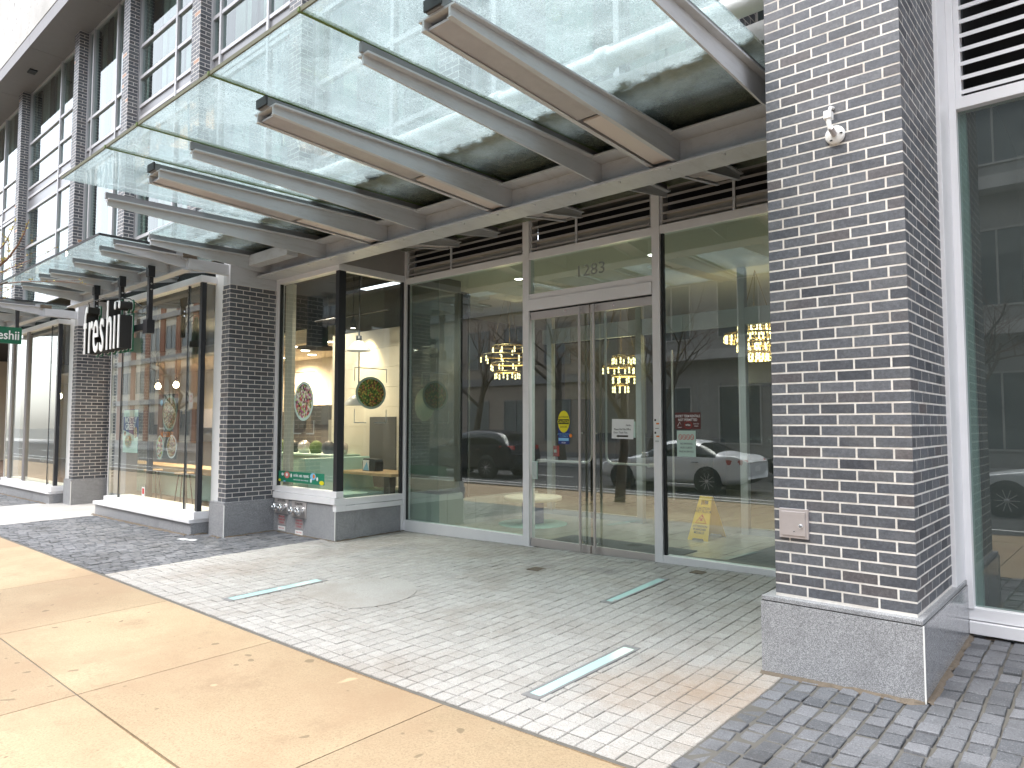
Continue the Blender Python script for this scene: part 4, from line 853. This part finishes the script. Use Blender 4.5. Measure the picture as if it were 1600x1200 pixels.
# wet floor sign
t = thing("wet_floor_sign", "yellow folding caution wet floor sign standing on the lobby floor", "floor sign", (-4.3, 8.78, ZF))
def wet(yb, yt, sgn):
    b = MB(); zt = -.95; W0, W1 = .142, .085; cx = -4.305
    P = lambda s, h: (cx + s * (W0 + (W1 - W0) * h), yb + (yt - yb) * h, ZF + (zt - ZF) * h)
    n = V(0, sgn * .012, 0)
    outl = [P(-1, 0), P(-.62, 0), P(-.5, .045), P(.5, .045), P(.62, 0), P(1, 0), P(1, .80), P(-1, .80)]
    b.prism(outl[:1] + outl[1:], (0, 0, 0), n, "yellow_plastic")
    b.prism([P(-1, .80), P(-.55, .80), P(-.55, .90), P(-1, .90)], (0, 0, 0), n, "yellow_plastic"); b.prism([P(.55, .80), P(1, .80), P(1, .90), P(.55, .90)], (0, 0, 0), n, "yellow_plastic"); b.prism([P(-1, .90), P(1, .90), P(1, 1), P(-1, 1)], (0, 0, 0), n, "yellow_plastic")
    if sgn > 0:
        vv = (V(*P(0, 1)) - V(*P(0, 0))).normalized(); nn = V(1, 0, 0).cross(vv) * .0015
        for s, h, sz in (("CAUTION", .69, .05), ("WET FLOOR", .62, .05), ("ATTENTION", .29, .042), ("PLANCHER", .22, .042), ("MOUILLE", .15, .042)): text(b, s, sz, V(*P(0, h)) + nn, UX, vv, "ink", .001, 'CENTER', .85, .012)
        tri = [V(*P(0, .58)) + nn, V(*P(-.62, .385)) + nn, V(*P(.62, .385)) + nn]; b.tube(tri + tri[:1], .005, "red", 6)
        c = V(*P(0, .46)) + nn; b.tube([c + V(-.03, 0, -.035), c + V(0, 0, 0), c + V(.015, 0, .03)], .007, "red", 6); b.tube([c + V(.035, 0, -.035), c, c + V(-.03, 0, .025)], .006, "red", 6); b.disc(c + V(.02, -.002, .045), UX, UZ, .011, .011, "red", 12)
    return b
wet(8.51, 8.77, 1).build("front_panel", t); wet(9.06, 8.80, -1).build("back_panel", t)
# chandeliers: stacked rings of hanging crystal drops
def chandelier(label, c, r0, dense=3):
    t = thing("chandelier", label, "chandelier", (c[0], c[1], c[2] + .9), "crystal ring chandeliers in the lobby")
    for k, (r, z, dx) in enumerate(((r0 * .72, .27, .06), (r0, .11, -.04), (r0 * .8, -.05, .08), (r0 * .5, -.20, 0))):
        b = MB(); cx, cy, cz = c[0] + dx, c[1], c[2] + z; n = 44
        b.lathe((cx, cy, cz), [(r, 0), (r + .012, 0), (r + .012, .03), (r, .03), (r, 0)], "brass", 44, UZ, False); o = b.build("ring", t)
        d = MB()
        for j in range(n):
            a = 2 * math.pi * j / n; x, y = cx + r * math.cos(a), cy + r * math.sin(a); m = ("crystal_glow" if dense > 2 else "crystal_dim") if (j * 7 + k) % 5 < dense else ("brass" if dense > 2 else "clear_face")
            for q in range(2): zz = cz - .012 - q * .055; d.hexa([(x - .011, y - .011, zz - .045), (x + .011, y - .011, zz - .045), (x + .011, y + .011, zz - .045), (x - .011, y + .011, zz - .045)], [(x - .007, y - .007, zz), (x + .007, y - .007, zz), (x + .007, y + .007, zz), (x - .007, y + .007, zz)], m)
        d.build("crystal_drops", o)
    b = MB()
    for a in (0, 2.1, 4.2): b.tube([(c[0] + .25 * math.cos(a), c[1] + .25 * math.sin(a), c[2] + .4), (c[0], c[1], 2.55)], .004, "brass", 5)
    b.build("wires", t); lamp("chandelier_light", (c[0], c[1], c[2] + .1), 5, (1, .75, .42), .25)
chandelier("gold crystal ring chandelier beside the brick pier's edge", (-4.62, 11.3, 1.36), .46)
chandelier("gold crystal ring chandelier seen through the right door", (-6.37, 9.95, .84), .26, 1)
chandelier("gold crystal ring chandelier behind the left lobby pane", (-8.72, 9.75, 1.16), .46, 1)
for i, (x, y) in enumerate(((-6.88, 7.95), (-4.59, 7.95), (-2.6, 7.95))):
    t = thing("downlight", ["round recessed downlight in the vestibule ceiling, left of the doors", "round recessed downlight in the vestibule ceiling over the right door", "round recessed downlight in the vestibule ceiling near the brick pier"][i], "downlight", (x, y, 2.19), "downlights in the vestibule ceiling")
    b = MB(); b.lathe((x, y, 2.19), [(.06, -.004), (.075, -.008), (.08, 0)], "white_plastic", 24, UZ, False); b.build("trim_ring", t)
    b = MB(); b.lathe((x, y, 2.186), [(.058, 0), (.001, .0)], "lamp_white", 24, UZ, False); b.build("bulb", t)
    lamp("downlight_beam", (x, y, 2.16), 38, (1, .98, .95), R(130), 'SPOT')
b = MB(); b.box(-5.0, -4.75, 8.5, 8.75, 2.17, 2.19, "white_plastic"); tag(b.build("smoke_detector", None, .01), "square white detector on the vestibule ceiling", "detector")
for x_, y_, e_ in ((-6.5, 13, 9), (-3.4, 12.5, 17), (-9.8, 10.4, 6)): lamp("lobby_light", (x_, y_, 2.5), e_, (1, .95, .87), R(140), "SPOT")

# ------------------------------------------------------------------ the shop interior
slab("shop_floor", -36, -11.95, 8.3, 12, -1.8, ZF, "cafe_floor"); slab("shop_floor", -36, -8.45, 6.02, 8.3, -1.8, ZF, "cafe_floor"); slab("bay_floor", -13.98, -10.55, 4.9, 6.02, -1.78, ZF - .003, "cafe_floor"); slab("bay_floor", -20.85, -17.15, 4.9, 6.02, -1.78, ZF - .003, "cafe_floor")
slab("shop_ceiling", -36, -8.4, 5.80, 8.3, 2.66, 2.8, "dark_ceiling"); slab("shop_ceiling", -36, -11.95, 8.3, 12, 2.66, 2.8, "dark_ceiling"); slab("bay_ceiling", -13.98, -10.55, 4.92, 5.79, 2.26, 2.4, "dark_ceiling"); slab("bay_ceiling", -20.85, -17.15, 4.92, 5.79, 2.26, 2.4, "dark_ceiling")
t = thing("shop_interior", "cream shop walls with horizontal boards and low kitchen ceiling", "wall", (-16, 9, ZF))
b = MB(); b.box(-36, -11.95, 10.9, 11.1, ZF, 2.66, "cream_wall"); b.box(-36, -35.8, 5.3, 11, ZF, 2.66, "cream_wall"); b.build("back_wall", t)
b = MB()
for k in range(9): b.box(-11.9, -8.31, 8.10 + .002 * (k % 2), 8.3, ZF + k * .365, min(1.76, ZF + k * .365 + .36), "cream_wall")
b.box(-11.9, -8.31, 8.13, 8.3, ZF, 1.76, "cream_wall"); b.build("cream_wall", t)
b = MB(); b.box(-12.6, -11.9, 8.5, 8.7, ZF, .1, "tan_panel"); b.box(-10.66, -9.9, 8.085, 8.098, ZF, .14, "lobby_wall"); b.build("brown_panel", t)
b = MB(); b.box(-36, -11.96, 8.6, 10.9, 1.80, 1.9, "cream_wall"); b.build("kitchen_ceiling", t)
b = MB(); b.box(-8.46, -8.31, 7.0, 8.3, ZF, 2.66, "dark_ceiling"); b.build("end_wall", t)
b = MB(); b.box(-30, -12.5, 10.5, 10.9, -.55, .35, "lobby_wall")
for k in range(14): b.box(-30 + k * 1.25, -30 + k * 1.25 + .9, 10.42, 10.5, -.1 + .1 * (k % 2), .5, "charcoal" if k % 3 else "stainless")
b.build("kitchen_shelf", t)
t = thing("bench", "mint bench with a tall back behind the recess glass", "bench", (-9.7, 6.8, ZF))
b = MB(); b.prism([(-9.98, 6.2, ZF), (-9.68, 6.2, ZF), (-9.68, 6.2, -1.06), (-9.82, 6.2, -.54), (-9.98, 6.2, -.54)], (0, 0, 0), (0, 1.25, 0), "mint"); b.build("backrest", t, .01)
b = MB(); b.box(-9.68, -8.92, 6.2, 7.45, -1.13, -1.05, "mint"); b.box(-9.68, -9.0, 6.25, 7.40, ZF, -1.13, "mint"); b.build("seat", t, .008)
t = thing("bench", "cream bench along the boarded wall behind the table", "bench", (-9.0, 7.9, ZF))
b = MB(); b.box(-9.5, -8.5, 7.65, 8.09, -1.13, -1.05, "cream_wall"); b.box(-9.45, -8.5, 7.7, 8.09, ZF, -1.13, "soffit_grey"); b.build("seat", t, .008)
b = MB(); b.box(-8.95, -8.5, 8.0, 8.095, -1.05, -.45, "cream_wall"); b.build("backrest", t, .008)
t = thing("cafe_table", "wooden table on a black post behind the recess glass", "table", (-8.9, 7.0, ZF))
b = MB(); b.box(-9.9, -8.40, 6.78, 7.42, -.79, -.745, "oak"); b.build("table_top", t, .004)
b = MB(); b.box(-8.83, -8.69, 6.98, 7.10, ZF, -.79, "black_metal"); b.box(-9.0, -8.52, 6.82, 7.28, ZF, ZF + .02, "black_metal"); b.build("leg", t, .004)
t = thing("napkin_box", "black rounded napkin dispenser on the wooden table", "napkin box", (-9.24, 7.05, -.745))
b = MB(); b.prism([(-9.40, 7.0, -.745), (-9.08, 7.0, -.745), (-9.07, 7.0, -.60), (-9.10, 7.0, -.555), (-9.38, 7.0, -.545), (-9.41, 7.0, -.60)], (0, 0, 0), (0, .16, 0), "charcoal"); b.build("box_body", t, .012)
b = MB(); b.box(-9.385, -9.23, 6.993, 7.0, -.735, -.57, "paper"); b.prism([(-9.385, 6.991, -.735), (-9.23, 6.991, -.735), (-9.28, 6.991, -.60)], (0, 0, 0), (0, .002, 0), "sky_blue"); b.build("label_card", t)
t = thing("serving_counter", "mint fronted serving counter at the back of the shop", "counter", (-12.2, 7.8, ZF))
b = MB(); b.box(-13.6, -11.0, 7.6, 8.1, ZF, -.60, "mint"); b.build("counter_front", t, .01)
b = MB(); b.box(-13.65, -10.95, 7.55, 8.15, -.60, -.56, "mint"); b.build("counter_top", t, .006)
b = MB()
for k in range(6): b.lathe((-13.3 + k * .42, 7.85, -.56), [(.001, 0), (.10, 0), (.13, .10), (.12, .18), (.05, .24), (.001, .25)], ("leaf", "charcoal", "stainless")[k % 3], 14)
tag(b.build("counter_clutter"), "dark bowls and plants lined up on the mint counter", "bowls")
def pendant(label, x, y, zt, zb, kind):
    t = thing("pendant_lamp", label, "lamp", (x, y, zt), "pendant lamps in the shop")
    b = MB(); b.tube([(x, y, zt), (x, y, zb + .1)], .012 if kind != "bulb" else .006, "black_metal", 8); b.build("rod", t)
    b = MB()
    if kind == "cone": b.lathe((x, y, zb), [(.21, 0), (.20, .03), (.07, .17), (.035, .18)], "white_plastic", 24, UZ, False); b.lathe((x, y, zb + .17), [(.05, 0), (.05, .09), (.02, .10)], "black_metal", 16)
    elif kind == "dome": b.lathe((x, y, zb), [(.24, 0), (.23, .06), (.15, .16), (.03, .20)], "white_plastic", 24, UZ, False)
    elif kind == "hood": b.lathe((x, y, zb), [(.42, 0), (.40, .03), (.22, .06), (.21, 1.2)], "charcoal", 28, UZ, False)
    else: b.lathe((x, y, zb + .06), [(.03, 0), (.03, .08), (.01, .09)], "black_metal", 12)
    b.build("lamp_shade", t)
    if kind == "bulb":
        b = MB(); b.lathe((x, y, zb - .02), [(.001, -.06), (.04, -.05), (.06, 0), (.045, .05), (.02, .08)], "lamp_warm", 14, UZ, False); b.build("bulb", t)
pendant("white cone pendant on a black rod before the cream wall", -9.95, 7.3, 2.66, 1.26, "cone")
pendant("small white dome pendant half hidden behind the salad decal", -10.35, 7.6, 2.66, .34, "dome")
pendant("big black cylinder hood with a flat brim over the counter", -12.75, 8.3, 2.66, 1.58, "hood")
for i, (x, z) in enumerate(((-16.43, .87), (-15.5, .87), (-17.75, .80))): pendant(["bare glowing bulb pendant, middle of the bay window", "bare glowing bulb pendant near the bay's corner post", "bare glowing bulb pendant at the bay's far left"][i], x, 6.6, 2.66, z, "bulb")
pendant("bare glowing bulb pendant in the farthest bay window", -19.7, 5.6, 2.66, .71, "bulb")
t = thing("track_spot", "small lit track spot on the dark shop ceiling", "spot lamp", (-10.4, 7.5, 1.9))
b = MB(); b.tube([(-11.6, 7.5, 1.95), (-9.4, 7.5, 1.95)], .015, "black_metal", 8); b.tube([(-10.4, 7.5, 1.95), (-10.4, 7.5, 2.66)], .01, "black_metal", 6); b.build("track", t)
b = MB(); b.lathe((-10.4, 7.5, 1.72), [(.001, .0), (.05, .0)], "lamp_white", 16, UZ, False); b.build("bulb", t)
b = MB(); b.lathe((-10.4, 7.5, 1.722), [(.055, -.01), (.055, .12), (.02, .16), (.015, .22)], "black_metal", 16, UZ, False); b.build("lamp_shade", t)
lamp("wall_washer", (-10.72, 7.72, 1.85), 34, (1, .80, .50), R(70), 'SPOT', (R(22), 0, 0))
for i, (x, y) in enumerate(((-17.25, 10.3), (-14.5, 8.95), (-15.1, 9.5), (-15.9, 10.2), (-13.1, 8.85))):
    b = MB(); b.lathe((x, y, 1.795), [(.001, 0), (.09, 0), (.11, .006)], "lamp_white", 20, UZ, False); tag(b.build("downlight"), "round lit downlight in the shop's low kitchen ceiling", "downlight", "downlights in the kitchen ceiling")
for x_, y_ in ((-15.2, 9.5), (-17.2, 10.2), (-13.1, 8.9), (-21, 9.6)): lamp("kitchen_light", (x_, y_, 1.77), 150, (1, .72, .46), R(165), "SPOT")
for x_, y_ in ((-9.4, 6.9), (-11.6, 7.4)): lamp("seating_light", (x_, y_, 2.4), 45, (1, .88, .70), R(130), "SPOT")
for x_, y_ in ((-16.6, 6.3), (-13.0, 5.9), (-19, 9)): lamp("bay_light", (x_, y_, 2.5), 90, (1, .83, .60), R(160), "SPOT")
t = thing("window_counter", "long wooden window counter with a pale front in the bay", "counter", (-16.5, 6.4, ZF))
b = MB(); b.box(-19.5, -11.2, 6.3, 6.85, -.98, -.86, "oak"); b.build("counter_top", t, .005)
b = MB(); b.box(-19.3, -11.4, 6.5, 6.6, ZF, -.98, "mint"); b.build("counter_front", t)
for i, x in enumerate((-17.6, -16.2, -14.8, -13.4)):
    t = thing("stool", "wooden stool drawn up to the window counter in the bay", "stool", (x, 5.9, ZF), "stools at the window counter")
    b = MB(); b.lathe((x, 5.9, -.93), [(.001, 0), (.17, 0), (.17, .035), (.001, .035)], "oak", 20); b.build("seat", t)
    for a in range(4): q = MB(); q.tube([(x + .10 * math.cos(a * 1.57 + .8), 5.9 + .10 * math.sin(a * 1.57 + .8), -.93), (x + .17 * math.cos(a * 1.57 + .8), 5.9 + .17 * math.sin(a * 1.57 + .8), ZF)], .013, "black_metal", 8); q.build("leg", t)
# posters hung just inside the bay
b = MB(); yp = 4.96
b.hexa([(-13.80, yp, -.50), (-13.13, yp, -.50), (-13.13, yp + .006, -.50), (-13.80, yp + .006, -.50)], [(-13.80, yp, .27), (-13.13, yp, .27), (-13.13, yp + .006, .27), (-13.80, yp + .006, .27)], "poster_navy")
b.prism([(-13.80, yp - .001, -.50), (-13.13, yp - .001, -.50), (-13.13, yp - .001, -.22), (-13.80, yp - .001, -.10)], (0, 0, 0), (0, -.002, 0), "paper_mint")
b.disc((-13.55, yp - .004, -.30), UX, UZ, .17, .13, "bowl_rim", 30); b.disc((-13.55, yp - .007, -.30), UX, UZ, .14, .105, "salad", 30); b.disc((-13.24, yp - .004, -.14), UX, UZ, .08, .10, "noodles", 24); b.disc((-13.71, yp - .0055, -.16), UX, UZ, .05, .045, "noodles", 20)
b.box(-13.79, -13.14, yp - .004, yp, .14, .26, "paper_mint"); text(b, "MOSTLY", .15, (-13.465, yp - .003, .03), UX, UZ, "paper", .001, 'CENTER', .95, .02); text(b, "GREEN.", .15, (-13.465, yp - .003, -.09), UX, UZ, "paper", .001, 'CENTER', .95, .02)
tag(b.build("poster"), "blue and mint salad poster on the left of the bay glass", "poster", "food posters in the bay window")
b = MB(); b.box(-12.31, -11.57, yp, yp + .006, -.56, .50, "poster_slate")
b.disc((-11.86, yp - .001, .19), UX, UZ, .27, .29, "bowl_rim", 36); b.disc((-11.86, yp - .004, .19), UX, UZ, .235, .255, "noodles", 36)
b.disc((-12.20, yp - .001, -.38), UX, UZ, .14, .20, "paper_mint", 36); b.disc((-12.20, yp - .004, -.38), UX, UZ, .115, .17, "bowl_mix", 36); b.disc((-11.75, yp - .001, -.36), UX, UZ, .19, .19, "paper", 36); b.disc((-11.75, yp - .004, -.36), UX, UZ, .165, .165, "noodles", 36)
text(b, "NOODLES", .125, (-11.94, yp - .002, -.205), UX, UZ, "orange", .001, 'CENTER', .85, .02); text(b, "introducing", .06, (-12.25, yp - .002, -.08), UX, UZ, "paper", .001, 'LEFT', .8); b.disc((-12.18, yp - .001, .36), UX, UZ, .05, .05, "sky_blue", 16)
tag(b.build("poster"), "dark noodle bowl poster with orange lettering near the bay's corner", "poster", "food posters in the bay window")

# ------------------------------------------------------------------ the street that the glass mirrors
def car(label, name, paint, x0, yc, z, kind="sedan"):
    """nose towards -X; lofted body with cut wheel arches, glazed cabin, lamps and separate wheels"""
    t = thing(name, label, "car", (x0 + 2.3, yc, z))
    LEN = 4.63 if kind == "sedan" else 4.7
    if kind == "sedan": prof = [(0, .42, .55, .55, .66), (.12, .24, .72, .72, .80), (.5, .20, .82, .82, .86), (1.25, .19, .92, .93, .88), (1.45, .19, .94, 1.02, .88), (2.10, .19, .95, 1.42, .89), (2.75, .19, .96, 1.455, .89), (3.25, .19, .98, 1.40, .89), (3.90, .20, 1.02, 1.08, .88), (4.05, .20, 1.03, 1.05, .87), (4.45, .24, 1.02, 1.03, .82), (4.63, .42, .86, .86, .72)]
    else: prof = [(0, .45, .70, .70, .72), (.12, .28, .90, .90, .84), (.5, .24, .99, .99, .89), (1.15, .22, 1.06, 1.07, .92), (1.35, .22, 1.08, 1.16, .92), (1.95, .22, 1.10, 1.60, .93), (2.7, .22, 1.12, 1.68, .93), (3.6, .22, 1.16, 1.66, .93), (4.15, .24, 1.20, 1.58, .91), (4.45, .26, 1.18, 1.24, .88), (4.60, .30, 1.12, 1.14, .84), (4.70, .5, .8, .8, .76)]
    b = MB(); rows = []
    for (x, zl, zb, zr, w) in prof:
        cab = zr > zb + .05; rw = w * (.72 if cab else .93)
        half = [(w * .90, zl), (w, zl + .18), (w * 1.0, (zl + zb) / 2 + .05), (w * .97, zb), (rw + .03, zr - (.05 if cab else .004)), (rw * .7, zr), (0, zr + .012)]
        rows.append([(x0 + x, yc + y, z + h) for y, h in half] + [(x0 + x, yc - y, z + h) for y, h in half[-2::-1]])
    n = len(rows[0]); NR = len(rows); b.v += [tuple(p) for r_ in rows for p in r_]
    def face(idx, m, sm=True): b.f.append(tuple(idx)); b.mi.append(b.slot(m)); b.tn.append(.4); b.sm.append(sm)
    for i in range(NR - 1):
        for j in range(n - 1):
            jj = min(j, n - 2 - j); ca, cb = prof[i][3] > prof[i][2] + .12, prof[i + 1][3] > prof[i + 1][2] + .12
            m = "glass_car" if (jj == 3 and (ca or cb)) or (jj >= 4 and ca != cb) else paint
            face((i * n + j, i * n + j + 1, (i + 1) * n + j + 1, (i + 1) * n + j), m)
        face((i * n + n - 1, i * n, (i + 1) * n, (i + 1) * n + n - 1), "tyre")
    face(range(n), paint); face([(NR - 1) * n + k for k in range(n)][::-1], paint)
    bo = b.build("body", t); ss = bo.modifiers.new("smooth", 'SUBSURF'); ss.levels = 2; ss.render_levels = 2
    wx = (.92, 3.60) if kind == "sedan" else (.93, 3.65); wr = .335 if kind == "sedan" else .37
    for x in wx:
        for s in (-1, 1):
            y = yc + s * (prof[4][4] - .07)
            a = MB(); a.lathe((x0 + x, y - s * .10, z + wr + .015), [(wr + .055, 0), (wr + .055, .185), (wr * .5, .186)], "tyre", 30, (0, s, 0)); a.build("wheel_arch", t)
            w_ = MB(); w_.lathe((x0 + x, y - s * .10, z + wr), [(wr * .6, .0), (wr * .95, .0), (wr, .03), (wr, .18), (wr * .95, .205), (wr * .68, .205)], "tyre", 30, (0, s, 0)); o = w_.build("wheel", t)
            q = MB(); q.lathe((x0 + x, y - s * .10, z + wr), [(wr * .70, .19), (wr * .66, .205), (wr * .62, .17), (.001, .17)], "tyre", 30, (0, s, 0), False)
            for k in range(10):
                g = 2 * math.pi * k / 10; c, d = math.cos(g), math.sin(g); p = V(x0 + x, y + s * .098, z + wr)
                q.tube([p + V(c * .04, 0, d * .04), p + V(c * wr * .66, 0, d * wr * .66)], .012, "stainless", 5)
            q.lathe((x0 + x, y - s * .10, z + wr), [(.05, .19), (.045, .215), (.001, .216)], "stainless", 14, (0, s, 0)); q.build("rim", o)
    e = LEN
    for s in (-1, 1):
        hz = .80 if kind == "sedan" else 1.0
        w3 = prof[-2][4]; a = MB(); q_ = [(x0 + e - .48, yc + s * (w3 + .035)), (x0 + e - .10, yc + s * (w3 - .05)), (x0 + e - .02, yc + s * (w3 - .26)), (x0 + e - .16, yc + s * (w3 - .26))]
        a.hexa([(p[0], p[1], z + hz - .02) for p in q_], [(p[0] - (.05 if k == 0 else 0), p[1], z + hz + .13) for k, p in enumerate(q_)], "tail_lamp"); a.build("tail_lamp", t, .02)
        a = MB(); a.prism([(x0 + .10, yc + s * .62, z + hz - .18), (x0 + .55, yc + s * (prof[2][4] - .02), z + hz - .02), (x0 + .45, yc + s * (prof[2][4] - .02), z + hz - .14), (x0 + .06, yc + s * .60, z + hz - .25)], (0, -s * .02, 0), (0, s * .03, 0), "white_plastic"); a.build("headlight", t)
        a = MB(); a.box(x0 + 1.70, x0 + 1.84, yc + s * .90, yc + s * 1.04, z + prof[4][2] + .01, z + prof[4][2] + .14, paint); a.build("wing_mirror", t, .02)
        a = MB()
        for x in (2.2, 3.15): a.box(x0 + x, x0 + x + .2, yc + s * (prof[5][4] - .012), yc + s * (prof[5][4] + .015), z + prof[5][2] - .13, z + prof[5][2] - .10, "chrome")
        a.build("door_handle", t)
    a = MB(); a.box(x0 + e - .06, x0 + e + .012, yc - .16, yc + .16, z + .62, z + .76, "white_plastic"); a.build("number_plate", t)
ZR = -1.86
car("silver saloon car driving past, mirrored in the entrance glass", "silver_saloon", "car_silver", -12.25, -4.7, ZR)
car("dark estate car ahead of the silver saloon in the road", "dark_estate_car", "car_dark", -20.6, -4.9, ZR, "suv")
car("silver saloon car stopped across from the right window", "silver_saloon", "car_silver", -2.9, -6.3, ZR)
car("dark saloon car parked on the far side of the road", "dark_saloon", "car_dark", -9.2, -9.6, ZR)

def bare_tree(label, x, y, z, h, seed, lean=(0, 0), buds=False, target=None, spread=1.0, green=False):
    rn = random.Random(seed); t = thing("bare_tree", label, "tree", (x, y, z), "bare street trees")
    tr, cr = MB(), MB()
    def branch(p, d, ln, r, lvl):
        n = 4 if lvl < 3 else 3; pts = [p]; rs = [r]
        for i in range(n):
            d = (d + V(rn.uniform(-1, 1), rn.uniform(-1, 1), rn.uniform(-.4, .7)) * (.14 if lvl == 0 else .22)).normalized(); p = p + d * ln / n; pts.append(p); rs.append(max(.0025, r * (1 - .5 * (i + 1) / n)))
        (tr if lvl == 0 else cr).tube(pts, rs, "bark" if lvl < 3 else "twig_red", 9 if lvl == 0 else (6 if lvl < 3 else 4), lvl == 0)
        if lvl >= 3 and (buds or green):
            for q in range(4 if not green else 7):
                c = pts[-1] + (pts[-2] - pts[-1]) * rn.random() * 1.4; a = V(rn.uniform(-1, 1), rn.uniform(-1, 1), rn.uniform(0, 1)).normalized(); s = .014 if not green else .05
                e = a.orthogonal().normalized() * s * .5; cr.add([c, c + a * s + e, c + a * s * 1.8, c + a * s - e], [(0, 1, 2, 3)], "bud" if not green else "leaf")
        if lvl < 4:
            for k in range(4 if lvl < 2 else 3):
                f = rn.uniform(.35, 1) if lvl else rn.uniform(.55, 1); i = min(n - 1, int(f * n)); q = pts[i] + (pts[i + 1] - pts[i]) * (f * n - i if f < 1 else 1)
                side = V(rn.uniform(-1, 1), rn.uniform(-1, 1), rn.uniform(-.1, .5)).normalized(); branch(q, (d * .75 + side * .8 * spread).normalized(), ln * rn.uniform(.5, .72), rs[i] * .58, lvl + 1)
    branch(V(x, y, z - .1), V(lean[0], lean[1], 1).normalized(), h * .42, h * .016 + .03, 0)
    if target:
        for pts, r in target:
            cr.tube(pts, [r * (1 - .75 * i / (len(pts) - 1)) for i in range(len(pts))], "twig_red", 6)
            for k in range(len(pts) * 4):
                i = rn.randrange(1, len(pts) - 1) if len(pts) > 2 else 0; f = rn.random(); q = V(*pts[i]) + (V(*pts[i + 1]) - V(*pts[i])) * f; a = (V(rn.uniform(-1, 1), rn.uniform(-1, 1), rn.uniform(0, 1.6))).normalized(); s = rn.uniform(.010, .020); e = a.orthogonal().normalized() * s * .45
                cr.add([q, q + a * s + e, q + a * s * 1.9, q + a * s - e], [(0, 1, 2, 3)], "bud")
    tr.build("trunk", t); cr.build("crown", t); return t
tips = [([(-7.6, 1.05, 1.0), (-7.0, 1.25, 1.16), (-6.6, 1.43, 1.235), (-6.53, 1.47, 1.29), (-6.47, 1.52, 1.40), (-6.435, 1.55, 1.50), (-6.41, 1.57, 1.60)], .012), ([(-7.0, 1.25, 1.16), (-6.70, 1.40, 1.32), (-6.57, 1.45, 1.40), (-6.52, 1.48, 1.50), (-6.49, 1.50, 1.58)], .007), ([(-6.6, 1.43, 1.235), (-6.53, 1.47, 1.30), (-6.53, 1.47, 1.40), (-6.55, 1.46, 1.46)], .004)]
bare_tree("budding street tree whose red twigs enter the picture at the left edge", -8.6, .55, G(-8.6, .55), 6.0, 5, (.02, -.1), True, [([(-8.6, .55, .6), (-8.1, .8, .85), (-7.6, 1.05, 1.0)], .03)] + tips)
for i, (x, y, h, gr) in enumerate(((-26, -12.6, 11, 0), (-20.5, -13, 12, 0), (-15.5, -12.4, 10, 0), (-31, -13.2, 10, 1), (-4.2, -12.5, 9, 0), (-40, -12.6, 11, 0), (-54, -12.8, 10, 0))):
    bare_tree("bare street tree across the road, " + ["third along the brown houses", "behind the dark estate car", "behind the silver saloon", "with first green leaves", "opposite the right window", "before the orange brick house", "farthest up the street"][i], x, y, -1.72, h, 20 + i, (0, 0), False, None, 1.1, bool(gr))
def house(label, x0, x1, y, h, wall, trim, nf, nw, bands, pil=None):
    t = thing("town_building", label, "building", ((x0 + x1) / 2, y, -1.72)); b = MB(); b.box(x0, x1, y - 10, y, -1.8, h, wall); b.build("wall", t)
    b = MB(); fh = (h + 1.7) / nf
    for k in range(nf + 1): b.box(x0 - .1, x1 + .1, y, y + bands, -1.7 + k * fh - .22, -1.7 + k * fh + .22, trim)
    b.box(x0 - .2, x1 + .2, y - 10.2, y + .35, h, h + .35, trim); b.build("cornice", t)
    if pil:
        b = MB()
        for j in range(nw + 1): xc = x0 + (x1 - x0) * j / nw; b.box(xc - .42, xc + .42, y, y + .12, -1.7, h - .2, pil)
        b.build("pilasters", t)
    for k in range(nf):
        for j in range(nw):
            if nf * nw > 60 and (k * 3 + j * 5) % 7 == 0: continue
            cw = (x1 - x0) / nw; xa = x0 + cw * (j + .2); xb = x0 + cw * (j + .8); za = -1.7 + k * fh + .8; zb = za + fh * .55
            f = MB(); f.box(xa, xb, y, y + .06, za, za + .07, trim); f.box(xa, xb, y, y + .06, zb - .07, zb, trim)
            for x in (xa, (xa + xb) / 2 - .03, xb - .06): f.box(x, x + .06, y, y + .06, za + .07, zb - .07, trim)
            f.box(xa + .06, xb - .06, y + .005, y + .02, za + .07, zb - .07, "town_pane"); f.build("window", t)
house("cream town building with orange brick pilasters and grey cornices up the street", -88, -44, -16, 13, "cream_wall", "pale_wall", 4, 14, .3, "orange_brick")
house("taupe apartment building across the road from the entrance", -43, -19, -16.5, 15, "taupe_wall", "soffit_grey", 4, 8, .2)
house("dark balconied building across from the brick pier", -18.5, 22, -17, 18, "grey_stone", "pale_wall", 4, 12, .8)
sgn = thing("street_sign", "parking sign on a grey post across the road", "street sign", (-48, -11.9, -1.72))
b = MB(); b.tube([(-48, -11.9, -1.75), (-48, -11.9, 2.2)], .03, "stainless", 8); b.build("post", sgn)
b = MB(); b.box(-48.3, -47.7, -11.86, -11.85, 1.1, 2.1, "white_plastic"); b.disc((-48, -11.85, 1.75), (-1, 0, 0), UZ, .22, .22, "red"); b.disc((-48, -11.84, 1.75), (-1, 0, 0), UZ, .16, .16, "white_plastic"); b.build("plate", sgn)
hy = thing("fire_hydrant", "yellow fire hydrant on the far pavement", "hydrant", (-1.9, -11.9, -1.72))
b = MB(); b.lathe((-1.9, -11.9, -1.72), [(.16, 0), (.16, .05), (.11, .06), (.11, .55), (.15, .57), (.15, .62), (.11, .66), (.06, .78), (.03, .80), (.03, .85), (.001, .86)], "yellow_plastic", 20, UZ, False); b.build("barrel", hy)
b = MB(); b.lathe((-1.9, -11.9, -1.30), [(.07, -.2), (.07, .2)], "yellow_plastic", 14, UX); b.build("outlet", hy)
